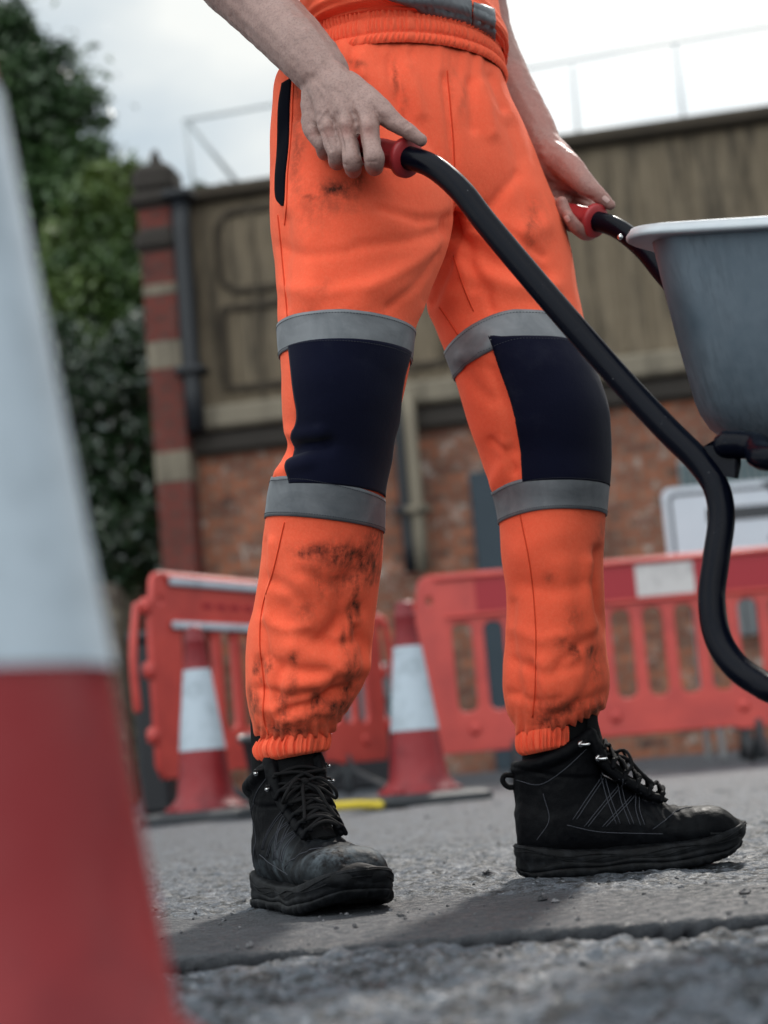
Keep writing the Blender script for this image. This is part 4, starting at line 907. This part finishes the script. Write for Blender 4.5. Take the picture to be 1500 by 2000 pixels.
# seams and pocket trim laid on the cloth
def surfline(pts, n=10, off=.0004, tree=None):
    P2 = cr_spline(np.array(pts, float), n); o = []
    for x, y in P2:
        q = cast(tree or TREE, x, y, off)
        if q is not None: o.append(q)
    return np.array(o)
def seam(pts, r=.0009, mat=None):
    L_ = surfline(pts)
    if len(L_) > 3: V, F = tube(L_, r, 6, 1, spline=False); obj('seam', V, F, mat or THREAD, trs)
seam([(873, 138), (880, 210), (887, 300), (889, 420)]); seam([(562, 620), (548, 470), (543, 420)]); seam([(568, 706), (577, 790), (590, 826), (584, 858), (571, 900), (570, 935)])
seam([(556, 1020), (535, 1110), (512, 1190), (508, 1260), (516, 1340), (514, 1395), (524, 1435)]); seam([(925, 608), (905, 560), (886, 500)]); seam([(1016, 1006), (1036, 1110), (1046, 1220), (1046, 1330), (1040, 1400)])
seam([(895, 655), (872, 620), (858, 600)]); seam([(573, 160), (569, 260), (562, 340), (560, 400), (556, 440)])
def decal(Lf, Rt, nv, nu, mat, name, off, tree=None, par=None, t=.0012):
    Lf = cr_spline(np.array(Lf, float), nv); Rt = cr_spline(np.array(Rt, float), nv); k = min(len(Lf), len(Rt)); G = []
    for i in range(k):
        for j in range(nu):
            f_ = j / (nu - 1); q = cast(tree or TREE, *(Lf[i] * (1 - f_) + Rt[i] * f_), off)
            if q is None: q = G[-1] if G else np.array(pt(*(Lf[i] * (1 - f_) + Rt[i] * f_), 2.1))
            G.append(q)
    V = np.array(G); Nn = normals(V, grid_faces(nu, k))
    if (Nn * (V - CAM)).sum() > 0: V = V.reshape(k, nu, 3)[:, ::-1].reshape(-1, 3)
    return slab_from(V, nu, k, False, t, name, mat, par or trs)
decal([(551, 163), (544, 210), (542, 290), (538, 345), (539, 385), (550, 402)], [(569, 152), (566, 210), (564, 280), (558, 340), (556, 385), (554, 402)], 8, 7, TRIM, 'pocket_trim', .0012)
# waistband: three gathered rows of elastic
def gathered(T, name, mat, par, amp, freq, rows, seed, nu=720, nv=34, bulge=.0035, flare=0):
    th = np.linspace(0, 2 * math.pi, nu, endpoint=False); G = []; jit = 3.6 * vn(np.stack([np.cos(th) * 11, np.sin(th) * 11, th * 0], 1), seed)
    Ti = cr_spline(np.array(T, float), max(2, nv // (len(T) - 1))); nv = len(Ti)
    for i, t in enumerate(Ti):
        f_ = i / (nv - 1); r_ = sec(*t, n=nu); c = r_.mean(0); out_ = r_ - c; out_[:, 2] = 0; out_ /= np.linalg.norm(out_, axis=1)[:, None]
        ph = f_ * rows % 1.0; env = math.sin(math.pi * ph) ** .6 if rows else 1; j2 = 1.2 * vn(np.stack([np.cos(th) * 12, np.sin(th) * 12, th * 0 + int(f_ * rows - 1e-6) * 3.1], 1), seed + 3)
        d = bulge * env + amp * (.35 + .65 * env) * np.cos(freq * th + jit + j2)
        G.append(r_ + out_ * d[:, None])
    V, F = loft(G, cap=False); o = obj(name, V, F, mat, par)
    attr(o, 'dirt', np.clip(dirtmap(V, F) + .5 * (fbm(V, 16, 3, 5) > .75), 0, 1)); return V, o
WB = [(607, 66, 968, 80, 2.150, 2.33, .118), (598, 105, 976, 112, 2.146, 2.33, .124), (592, 140, 982, 138, 2.142, 2.335, .128), (578, 162, 987, 160, 2.14, 2.34, .133)]
wbV, wbo = gathered(WB, 'waistband', ORANGE, trs, .0021, 118, 3, 4, bulge=.0048)
cuffL = [(508, 1440, 643, 1430, 2.2, 2.2, .053), (501, 1462, 640, 1446, 2.2, 2.2, .052), (506, 1480, 636, 1462, 2.2, 2.2, .051), (514, 1490, 632, 1468, 2.2, 2.2, .047)]
DIRT += [(560, 1465, 30, 16, .5), (622, 1458, 16, 18, .6), (520, 1470, 10, 16, .7), (1090, 1440, 14, 20, .9), (1065, 1450, 10, 16, .7), (1035, 1455, 10, 14, .4)]
cuffR = [(1012, 1430, 1122, 1416, 2.3, 2.31, .050), (1013, 1448, 1120, 1436, 2.3, 2.31, .049), (1016, 1466, 1117, 1452, 2.3, 2.31, .048), (1022, 1476, 1113, 1456, 2.3, 2.31, .044)]
gathered(cuffL, 'cuff', ORANGE, trs, .0026, 30, 1, 8, 400, 18, .003); gathered(cuffR, 'cuff', ORANGE, trs, .0024, 28, 1, 9, 400, 18, .003)
# --- top (t-shirt) with slanting reflective stripe
SHT = [(606, 92, 986, 112, 2.150, 2.345, .130), (593, 74, 995, 102, 2.140, 2.35, .149), (588, 45, 990, 76, 2.135, 2.35, .150), (588, 5, 978, 40, 2.13, 2.35, .140), (572, -80, 972, -20, 2.12, 2.36, .140), (550, -260, 985, -160, 2.10, 2.40, .150), (535, -420, 1015, -330, 2.10, 2.44, .155), (560, -560, 1005, -500, 2.12, 2.46, .14), (680, -690, 900, -650, 2.18, 2.42, .09)]
Ti = cr_spline(np.array(SHT, float), 12); G = []
th = np.linspace(0, 2 * math.pi, 300, endpoint=False)
for i, t in enumerate(Ti):
    r_ = sec(*t, n=300); c = r_.mean(0); o_ = r_ - c; o_[:, 2] = 0; o_ /= np.linalg.norm(o_, axis=1)[:, None]
    k = math.exp(-i / 14); d = k * (.0045 * np.cos(i * .75 + 1.6 * np.sin(th * 2) + 4.0 * th * .25) + .0035 * vn(np.stack([np.cos(th) * 5, np.sin(th) * 5, th * 0 + i * .35], 1), 3)) + .004 * vn(np.stack([np.cos(th) * 3, np.sin(th) * 3, th * 0 + i * .12], 1), 9)
    if i < 4: d = d - .004 * (4 - i) / 4 
    G.append(r_ + o_ * d[:, None])
V, F = loft(G, cap=False)
for e_, s_ in ((EL, SH), (ELF, SHF)):
    q = loft([*[tube([s_ + (e_ - s_) * a, s_ + (e_ - s_) * (a + .01)], .075 - .005 * a, 24, 1, spline=False)[0][:24] for a in np.linspace(-.05, .62, 8)]], cap=False); V, F = merge((V, F), q)
shirt = obj('t_shirt', V, F, ORANGE, person); attr(shirt, 'dirt', np.zeros(len(V))); shirt['label'] = 'orange hi-vis top bunched above the waistband'
STREE = bvh(V, F)
decal([(735, -8), (790, 8), (836, 30), (880, 55), (923, 81)], [(800, -75), (840, -55), (875, -35), (900, -15), (918, 4)], 8, 16, TAPE, 'reflective_stripe', .0030, STREE, shirt)
decal([(922, 6), (922, 40), (926, 81)], [(962, 18), (965, 50), (967, 80)], 8, 14, TAPE, 'reflective_stripe', .0036, STREE, shirt)


# --- boots (built in their own frame: x heel to toe, z up, then turned and set on the road)
def boot(label, heel, ang, dust, lean, lift, collar_dx=0.0):
    """heel: world point under the back of the heel; ang: heading; lean: shaft offset"""
    TF = lambda V: xf(V, ang, heel)
    n = 64; th = np.linspace(0, 2 * math.pi, n, endpoint=False)
    # upper, foot part: stations along x  (x, half width, bottom, top, squareness, top narrowing)
    ST = [(.006, .020, .028, .085), (.014, .030, .024, .105), (.035, .0365, .022, .122), (.065, .0385, .022, .132), (.095, .0385, .022, .134), (.125, .0395, .022, .124), (.15, .0425, .022, .108), (.175, .0460, .022, .093), (.20, .0495, .022, .082), (.222, .0515, .022, .0755), (.245, .0520, .022, .0750), (.263, .0495, .023, .0730), (.278, .0440, .025, .0670), (.290, .0345, .028, .0565), (.2965, .0200, .032, .047)]
    S = cr_spline(np.array(ST), 4); rings = []
    for x, w_, zb_, zt_ in S:
        c_, s_ = np.cos(th), np.sin(th); hz = (zt_ - zb_) / 2; zc_ = (zt_ + zb_) / 2
        nar = 1 - np.clip(s_, 0, 1) * (.42 if x < .2 else .30 * max(0, 1 - (x - .2) / .05) + .10) * (0.4 if x < .04 else 1)
        y = np.sign(c_) * np.abs(c_) ** .72 * w_ * nar; z = zc_ + np.sign(s_) * np.abs(s_) ** .8 * hz
        rings.append(np.stack([np.full(n, x), y, z], 1))
    foot = loft(rings)
    # shaft: padded collar higher at the front eyelets than the Achilles notch
    rr = []
    for z, xc, hx, hy in ((.05, .066, .056, .036), (.085, .067, .058, .0375), (.11, .066, .058, .038), (.130, .065, .0575, .0395), (.148, .065, .056, .0410), (.160, .066, .0545, .0415)):
        c_, s_ = np.cos(th), np.sin(th)
        zz = z + (np.clip(z - .10, 0, 1) / .06) * (.020 * c_ + .004 * np.cos(2 * th)) + lean * 0
        rr.append(np.stack([xc + collar_dx * (z - .05) / .1 + hx * np.sign(c_) * np.abs(c_) ** .85, hy * np.sign(s_) * np.abs(s_) ** .9, zz], 1))
    shaft = loft(rr)
    # collar roll round the opening
    cx_ = .066 + collar_dx * 1.08; colr = []
    for a in np.linspace(35, 325, 26): colr.append((cx_ + .052 * math.cos(R(a)), .040 * math.sin(R(a)), .158 + .020 * math.cos(R(a)) + .004 * math.cos(R(2 * a))))
    parts = [foot, shaft, tube(colr, .0088, 10, 2, 'round')]
    # upper eyelet facing flaps rising beside the tongue
    for s_ in (-1, 1): parts.append(tube([(.112, s_ * .031, .178), (.120, s_ * .031, .160), (.128, s_ * .030, .138), (.145, s_ * .028, .121), (.170, s_ * .026, .102), (.192, s_ * .024, .088)], [.0085, .0085, .0078, .0070, .0065, .0050], 8, 4, 'round'))
    V, F = remesh(parts, .0024, 5, .5); Nn = normals(V, F)
    # panel creases: toe cap line, heel counter, quarter overlay, flex wrinkles
    x, y, z = V.T
    def crease(fx, wdt, dep): return -dep * np.exp(-(fx / wdt) ** 2)
    d = crease(x - (.228 - .35 * (z - .05) - 4 * y ** 2 * 3), .0016, .0012) + crease((x - (.052 - .25 * (z - .07))) , .0016, .0011) * (z < .12)
    d += crease(z - (.142 - .018 * np.sin((x - .02) * 18)), .0022, .0016) * (x < .12) + .0012 * (z > .142 - .018 * np.sin((x - .02) * 18)) * (x < .12)
    d += .0014 * np.cos((x + z * .5) * 420) * np.exp(-((x - .195) / .028) ** 2) * (z > .055) * (z < .1)
    d += .0009 * fbm(V, 45, 3, 4) + .0004 * fbm(V, 160, 2, 5)
    V = V + Nn * d[:, None]
    up_tree = bvh(V, F); W = TF(V)
    bo = obj('boot', W, F, LEATHER, person); bo['label'] = label
    dd = np.clip(np.exp(-((x - .265) / .026) ** 2) * np.exp(-((z - .066) / .013) ** 2) * 2.2 + .8 * np.exp(-((x - .15) / .05) ** 2) * np.exp(-((z - .06) / .02) ** 2) + .25 * (z < .06), 0, 1) if dust > .5 else np.clip(.35 * np.exp(-((x - .2) / .05) ** 2) * (z < .075), 0, 1) * .7
    attr(bo, 'dust', dd * (.5 + .5 * vn(V * 60, 3)) * dust * 1.2)
    # sole: midsole with grooves and outsole with lugs
    def outline(o, nn=150):
        P_ = []; xs = np.array([s[0] for s in ST]); ws = np.array([s[1] for s in ST])
        t = np.linspace(0, math.pi, nn // 2 + 1); X_ = .1535 - .1505 * np.cos(t)
        side = [(x_, max(.0, np.interp(x_, np.r_[-.001, xs, .3045], np.r_[0, ws, 0])) ) for x_ in X_]
        # widen to a foot shape: arch on the inner side
        L_ = [(x_, w_ + o + .004 - .006 * math.exp(-((x_ - .12) / .035) ** 2)) for x_, w_ in side]; Rr = [(x_, -(w_ + o + .003 - .002 * math.exp(-((x_ - .12) / .03) ** 2))) for x_, w_ in side][::-1]
        P_ = L_ + Rr[1:-1]; P_ = np.array(P_); c = np.array([.15, 0]); return P_
    def lev(o, z, wob=0, lug=0):
        P_ = outline(0); c = np.array([.152, 0]); T_ = np.roll(P_, -1, 0) - np.roll(P_, 1, 0); T_ /= np.linalg.norm(T_, axis=1)[:, None] + 1e-9
        Nr = np.stack([-T_[:, 1], T_[:, 0]], 1); Nr *= np.sign(((P_ - c) * Nr).sum(1))[:, None]
        s = np.cumsum(np.r_[0, np.linalg.norm(np.diff(P_, axis=0), axis=1)])
        oo = o + lug * (np.sin(s * 2 * math.pi / .0135) > -.25)
        P_ = P_ + Nr * np.reshape(oo, (-1, 1)); x_ = P_[:, 0]
        spring = lift * np.clip((x_ - .20) / .10, 0, 1) ** 2; bev = .007 * np.clip((.03 - x_) / .03, 0, 1) ** 2
        zz = z + wob * np.sin(s * 2 * math.pi / .085) + spring + bev * (1 if z < .01 else .3) + .013 * np.exp(-(x_ / .055) ** 2) * (z > .017) * min(1, (z - .01) / .012) - .002 * np.exp(-((x_ - .13) / .04) ** 2) * (z > .017) + .004 * np.exp(-((x_ - .30) / .05) ** 2) * (z > .017)
        u_ = (1 - min(1, z / .030)) ** 1.3; x_ = x_ - .016 * np.clip((x_ - .23) / .075, 0, 1) ** 1.5 * u_ + .004 * np.clip((.03 - x_) / .03, 0, 1) * u_
        y_ = P_[:, 1] * (1 - .10 * np.clip((x_ - .23) / .075, 0, 1) * u_)
        return np.stack([x_, y_, zz], 1)
    V, F = loft([lev(-.004, .010), lev(.0012, .0105, .0012), lev(.0024, .0135, .0016), lev(.0026, .0165, .0020), lev(.0010, .0178, .0022), lev(.0026, .0192, .0022), lev(.0018, .0245, .0006), lev(.0006, .0295), lev(-.0006, .0312), lev(-.006, .0322)])
    so = obj('midsole', TF(V), F, RUBBER, bo)
    V, F = loft([lev(-.006, 0, 0, .002), lev(-.001, .0005, 0, .0034), lev(.0006, .004, .0, .0038), lev(.0028, .0075, .0012, .0014), lev(.0024, .0105, .0012), lev(-.004, .0125)]); obj('outsole', TF(V), F, RUBBER, bo)
    # sculpted wave lines along the midsole side
    for amp_, z0_ in ((.0032, .0215), (.0026, .0255)):
        P_ = lev(.0022, z0_); s__ = np.arange(len(P_)); P_[:, 2] += amp_ * np.sin(P_[:, 0] * 62 + (0 if amp_ > .003 else 1.2)); V, F = tube(np.vstack([P_, P_[:1]]), .0008, 5, 1, spline=False); obj('sole_rib', TF(V), F, RUBBER, bo)
    # toe bumper laid over the nose of the upper
    Gp = []; nv_, nu_ = 9, 41
    for i in range(nv_):
        fz = i / (nv_ - 1)
        for j in range(nu_):
            ph = R(-74 + 148 * j / (nu_ - 1)); top_ = .0520 - .012 * (abs(ph) / R(74)) ** 1.5 + .0045 * math.cos(ph * 4.0) ; z_ = .0315 + (top_ - .0315) * fz
            dr = np.array([math.cos(ph), math.sin(ph) * 1.0, 0]); q, nm, _, _ = up_tree.ray_cast(Vector(tuple(np.array([.235, 0, z_]) + dr * .12)), Vector(tuple(-dr)))
            q = np.array(q) if q is not None else np.array([.235, 0, z_]) + dr * .05
            e_ = (math.sin(math.pi * min(1, fz * 1.0)) * .3 + 1.0 - .9 * (fz > .99)); Gp.append(q + dr * .0030 * e_ * (1 - .85 * (abs(ph) / R(74)) ** 8))
    obj('toe_bumper', TF(np.array(Gp)), grid_faces(nu_, nv_), RUBBER, bo)
    # tongue
    rings = []
    for x_, z_, hw, t_ in ((.205, .083, .016, .004), (.18, .098, .020, .0055), (.155, .117, .023, .006), (.135, .140, .026, .007), (.124, .165, .029, .008), (.120, .188, .031, .009), (.121, .200, .029, .008), (.123, .204, .024, .004)):
        rings.append(np.stack([x_ + (-np.abs(np.cos(th)) ** 2 * .010 + np.sin(th) * t_ * .75), hw * np.cos(th), z_ + np.sin(th) * t_ * .7], 1))
    V, F = loft(rings); tg = obj('tongue', TF(V + .0006 * vn(V * 300, 3)[:, None]), F, BMESH, bo)
    # ankle sock just inside the collar
    rings = [np.stack([.066 + lean * (z - .12) + .047 * np.cos(th), .038 * np.sin(th), np.full(n, z)], 1) for z in (.12, .15, .18, .21, .26)]
    V, F = loft(rings); obj('sock', TF(V), F, BMESH, bo)
    # laces: crosses over the tongue, anchored at loops, plus bow
    LP = [(.196, .0215, .0925), (.181, .0235, .1015), (.166, .0250, .1115), (.151, .0270, .1235), (.137, .0300, .1400), (.127, .0335, .1590)]
    def la(pts, r=.0023): V, F = tube(pts, r, 8, 5, 'round'); obj('lace', TF(V), F, LACE, bo)
    for i, (x_, y_, z_) in enumerate(LP):
        h_ = .0085; la([(x_ + .002, -y_, z_ + .001), (x_ + .006, -y_ * .5, z_ + h_ * .9), (x_ + .006, 0, z_ + h_ + .002), (x_ + .006, y_ * .5, z_ + h_ * .9), (x_ + .002, y_, z_ + .001)])
        if i < 5:
            a, b = LP[i], LP[i + 1]
            for s_ in (-1, 1): la([(a[0] + .004, s_ * a[1] * .95, a[2] + .004), ((a[0] + b[0]) / 2 + .007, 0, (a[2] + b[2]) / 2 + .0115 + s_ * .001), (b[0] + .004, -s_ * b[1] * .95, b[2] + .004)])
            for s_ in (-1, 1):
                V, F = tube([(a[0], s_ * (a[1] + .006), a[2] - .006), (a[0] + .002, s_ * (a[1] + .001), a[2] + .0025), (a[0] + .004, s_ * (a[1] - .004), a[2] + .002)], .0032, 6, 3, 'round'); obj('lace_loop', TF(V), F, LEATHER, bo)
    bx, bz = .140, .150
    for s_ in (-1, 1):
        la([(bx, 0, bz), (bx + .016, s_ * .016, bz + .004), (bx + .022, s_ * .032, bz - .012), (bx + .016, s_ * .034, bz - .022), (bx + .012, s_ * .020, bz - .010), (bx + .004, 0, bz - .001)], .0021)
        la([(bx + .002, 0, bz), (bx + .020, s_ * .009, bz - .008), (bx + .034, s_ * .014, bz - .026), (bx + .048, s_ * .020, bz - .042)], .0021)
    V, F = ellipsoid((bx + .004, 0, bz), (.006, .007, .006), 10); obj('lace_knot', TF(V), F, LACE, bo)
    # hooks
    for s_ in (-1, 1):
        for x_, z_ in ((.108, .166), (.112, .143)):
            q, nrm, _, _ = up_tree.find_nearest(Vector((x_, s_ * .06, z_))); q = np.array(q); nn_ = np.array([.1, s_ * 1., 0])
            V, F = merge(tube([q - nn_ * .001, q + nn_ * .0035], .0042, 12, 2, 'flat'), tube([q + nn_ * .003 + [0, 0, 0], q + nn_ * .0055 + [.004, 0, -.001], q + nn_ * .006 + [.009, 0, -.001]], .0021, 8, 3, 'round'))
            obj('lace_hook', TF(V), F, STEEL, bo)
            la([q + nn_ * .004 + [.003, 0, .002], q + [.012, -s_ * .012, .004], (q[0] + .026, 0, z_ + .006)], .0020)
    # stitched overlay strips on the side, crossing diagonals
    def sideline(pts, s_, r=.0006, mat=STITCH, name='stitching'):
        o = []
        for p_ in cr_spline(np.array(pts, float), 8):
            q, nrm, _, _ = up_tree.ray_cast(Vector((p_[0], s_ * .12, p_[1])), Vector((0, -s_, 0)))
            if q is not None: o.append(np.array(q) + np.array(nrm) * (r * .6))
        if len(o) > 3:
            V, F = tube(o, r, 5, 1, spline=False); obj(name, TF(V), F, mat, bo)
    for s_ in (-1, 1):
        for dx in (0, .005):
            sideline([(.078 + dx, .072), (.100 + dx, .098), (.122 + dx, .122)], s_); sideline([(.092 + dx, .062), (.118 + dx, .088), (.146 + dx, .112)], s_)
            sideline([(.122 + dx, .126), (.125 + dx, .095), (.133 + dx, .062)], s_); sideline([(.143 + dx, .118), (.143 + dx, .09), (.150 + dx, .060)], s_)
            sideline([(.115 + dx, .060), (.136 + dx, .078), (.158 + dx, .095)], s_); sideline([(.165 + dx, .098), (.160 + dx, .078), (.163 + dx, .058)], s_)
        sideline([(.178, .052), (.196, .062), (.215, .072), (.235, .074)], s_); sideline([(.07, .066), (.11, .054), (.16, .048), (.19, .045)], s_)
        sideline([(.012, .128), (.04, .120), (.07, .134), (.105, .160)], s_); sideline([(.03, .05), (.048, .075), (.044, .108)], s_)
    # pull loop at the heel
    V, F = tube([(.012, 0, .118), (.001, 0, .120), (-.005, 0, .128), (-.001, 0, .135), (.010, 0, .134)], .0036, 8, 4, 'round'); V[:, 1] *= 1.7; obj('pull_loop', TF(V), F, BMESH, bo)
    return bo
ga, gb = gp(1006, 1724), gp(1446, 1686)
0 and print('right boot len', np.linalg.norm(gb - ga), ga, gb, 'scale L'); 
BLEN = .306
angR = math.atan2(gb[1] - ga[1], gb[0] - ga[0])
boot('black work boot seen from the side, clean', (ga[0] + .004, ga[1] + .045, 0), angR, .35, .12, .015)
tL = np.array([-.062, 2.005, 0]); aL = R(-66)
boot('black work boot pointing at the viewer, scuffed grey on the toe', tuple(tL - .30 * np.array([math.cos(aL), math.sin(aL), 0])), aL, 1.0, .12, .016)

# ================================================================== wheelbarrow
f2 = np.array([.745, -.667, 0]); s2 = np.array([.667, .745, 0])
bw_loc = pt(1420, 1200, 1.78); bw_loc[2] = 0
bw = thing('wheelbarrow', 'galvanised wheelbarrow with black tube frame and red grips held by the worker', 'wheelbarrow', tuple(bw_loc))
NEAR = [pt(672, 283, 2.035), pt(735, 297, 1.99), pt(800, 309, 1.955), pt(848, 327, 1.935), pt(900, 372, 1.915), pt(950, 436, 1.90), pt(1060, 567, 1.87), pt(1200, 728, 1.835), pt(1300, 836, 1.81), pt(1362, 898, 1.795), pt(1398, 950, 1.785), pt(1409, 1010, 1.78), pt(1399, 1090, 1.775), pt(1390, 1170, 1.772), pt(1400, 1240, 1.765), pt(1432, 1295, 1.75), pt(1480, 1332, 1.73), pt(1540, 1352, 1.70)]
# from the leg the tube runs on, rises and meets the wheel axle
e_ = NEAR[-1]; NEAR += [e_ + f2 * .10 + [0, 0, -.004], e_ + f2 * .30 + s2 * .05 + [0, 0, .03], e_ + f2 * .50 + s2 * .13 + [0, 0, .0], e_ + f2 * .62 + s2 * .20 + [0, 0, -.06]]
OFF = s2 * .50 + np.array([0, 0, 0])
shift = pt(1166, 432, 2.33) - NEAR[2]
FAR = [p + shift for p in NEAR[:17]]
# the far side mirrors the near one about the barrow's centre line towards the wheel
FAR += [NEAR[i] + s2 * (.50 - 2 * (NEAR[i] - NEAR[16] - 0 * f2) @ s2) + (shift - s2 * (shift @ s2)) * 0 + np.array([0, 0, 0]) * 0 for i in range(17, len(NEAR))]
FAR[17] = FAR[16] + f2 * .06
TR = .0139
for P_ in (NEAR, FAR):
    V, F = tube(P_, TR, 20, 8, 'round'); obj('frame_tube', V, F, BPAINT, bw)
def grip(P0, P1, P2):
    """ribbed hexagonal-section rubber grip with end flange"""
    A_ = np.array(P0); B_ = np.array(P2); ax = (B_ - A_) / np.linalg.norm(B_ - A_); L_ = np.linalg.norm(B_ - A_)
    u = np.cross(ax, [0, 0, 1.]); u /= np.linalg.norm(u); v = np.cross(ax, u); th = np.linspace(0, 2 * math.pi, 48, endpoint=False); rs = []
    def ring(t, r, hexa=0): rr = r * (1 + hexa * .035 * np.cos(6 * th)); return A_ + ax * t + rr[:, None] * (np.cos(th)[:, None] * u + np.sin(th)[:, None] * v)
    rs = [ring(-.012, .006), ring(-.011, .013), ring(-.006, .0172)]; 
    for t in np.linspace(0, L_ - .008, 14): rs.append(ring(t, .0170 + .0003 * math.cos(t * 500), 1))
    rs += [ring(L_ - .006, .0185), ring(L_ - .0055, .0225), ring(L_ - .004, .0238), ring(L_ + .001, .0238), ring(L_ + .003, .0222), ring(L_ + .0032, .0172), ring(L_ + .004, .0150)]
    V, F = loft(rs); return obj('grip', V, F, GRIP, bw)
grip(NEAR[0], NEAR[1], NEAR[2] - (NEAR[2] - NEAR[1]) * .08); grip(FAR[0], FAR[1], FAR[2] - (FAR[2] - FAR[1]) * .05)
# tray: rounded tub, pitched with the lifted handles
cor = pt(1168, 440, 1.86)
TP = -12.5
pitch = R(TP); fd = f2 * math.cos(pitch) + np.array([0, 0, math.sin(pitch)]); ud = np.cross(s2, fd); ud = ud if ud[2] > 0 else -ud
TL, TW = .90, .62
def tring(ins_b, ins_f, ins_s, h, rc, n=10):
    P_ = []; x0, x1, y0, y1 = ins_b, TL - ins_f, ins_s, TW - ins_s
    for cx_, cy_, a0 in ((x1 - rc, y1 - rc, 0), (x0 + rc, y1 - rc, 90), (x0 + rc, y0 + rc, 180), (x1 - rc, y0 + rc, 270)):
        for k in range(n + 1): a = R(a0 + 90 * k / n); P_.append(cor + fd * (cx_ + rc * math.cos(a)) + s2 * (cy_ + rc * math.sin(a)) - ud * h)
    return np.array(P_)
outer = [tring(.024, .024, .022, .010, .07), tring(.034, .05, .030, .05, .07), tring(.054, .12, .044, .12, .068), tring(.074, .18, .058, .185, .066), tring(.080, .19, .063, .200, .066), tring(.089, .20, .071, .214, .064), tring(.103, .215, .085, .226, .058), tring(.125, .235, .107, .235, .05), tring(.16, .27, .145, .240, .04), tring(.27, .38, .24, .242, .03)]
inner = [r_ + (np.array([0, 0, .002]) + (cor + fd * TL / 2 + s2 * TW / 2 - r_) * .006) for r_ in outer][::-1]
V, F = loft(outer + inner, cap=False); k = len(outer[0]); n_ = len(outer); F.append(tuple(range((n_ - 1) * k, n_ * k))[::-1]) if False else None
V2, F2 = loft([outer[0] + 0, outer[-1]], cap=False)
tr = obj('tray', V, [q for i, q in enumerate(F)], GALV, bw)
cap_ = outer[-1]; V, F = loft([cap_ + ud * .0012, cap_ + ud * .0030]); obj('tray_floor', V, F, GALV, tr)
# rolled rim
V, F = loft([tring(.030, .030, .028, .0125, .07, 10), tring(.004, .004, .004, .0135, .075, 10), tring(.001, .001, .001, .0120, .078, 10), tring(.0005, .0005, .0005, .0085, .078, 10), tring(.004, .004, .004, .0010, .076, 10), tring(.010, .010, .010, -.0006, .074, 10), tring(.026, .026, .026, -.0006, .068, 10)], cap=False); obj('rim', V, F, RIMS, tr)
# cross support under the tray from the elbow of each tube
q1 = pt(1420, 868, 1.775); q3 = pt(1475, 872, 1.76); q4 = pt(1560, 892, 1.70)
for o_ in (np.zeros(3), s2 * .5):
    V, F = tube([q1 + o_, q3 + o_, q4 + o_, q4 + f2 * .35 + o_ * .8 + [0, 0, -.02]], .0145, 18, 6, 'round'); obj('tray_support', V, F, BPAINT, bw)
V, F = tube([q3 + [0, 0, -.006], q3 + s2 * .25 + [0, 0, -.006], q3 + s2 * .5 + [0, 0, -.006]], .012, 12, 3); obj('cross_bar', V, F, BPAINT, bw)
# gusset plate at the elbow
gs = np.array([pt(1378, 872, 1.79), pt(1402, 858, 1.78), pt(1440, 866, 1.775), pt(1444, 905, 1.775), pt(1438, 934, 1.775), pt(1412, 930, 1.782)]); V, F = loft([gs - s2 * .004, gs + s2 * .004]); obj('gusset', V, F, BPAINT, bw, smooth=False)
# bolt on the far handle where it meets the tray
b_ = pt(1211, 463, 2.24); V, F = ellipsoid(b_, (.004, .004, .004), 10); obj('bolt', V, F, STEEL, bw)
# wheel (beyond the right edge of the frame)
wc = (NEAR[-1] + FAR[-1]) / 2; wc[2] = .185; ax_ = s2
def wring(r, h): return np.array([wc + ax_ * h + r * (math.cos(a) * f2 + math.sin(a) * np.array([0, 0, 1.])) for a in np.linspace(0, 2 * math.pi, 40, endpoint=False)])
V, F = loft([wring(.11, -.03), wring(.14, -.042), wring(.172, -.036), wring(.184, -.015), wring(.184, .015), wring(.172, .036), wring(.14, .042), wring(.11, .03)]); wh = obj('tyre', V, F, BRUB, bw)
V, F = loft([wring(.02, -.05), wring(.03, -.03), wring(.108, -.026), wring(.112, -.030), wring(.112, .030), wring(.108, .026), wring(.03, .03), wring(.02, .05)]); obj('wheel_rim', V, F, GALV, bw)
V, F = tube([NEAR[-1], wc, FAR[-1]], .008, 8, 2, spline=False); obj('axle', V, F, STEEL, bw)
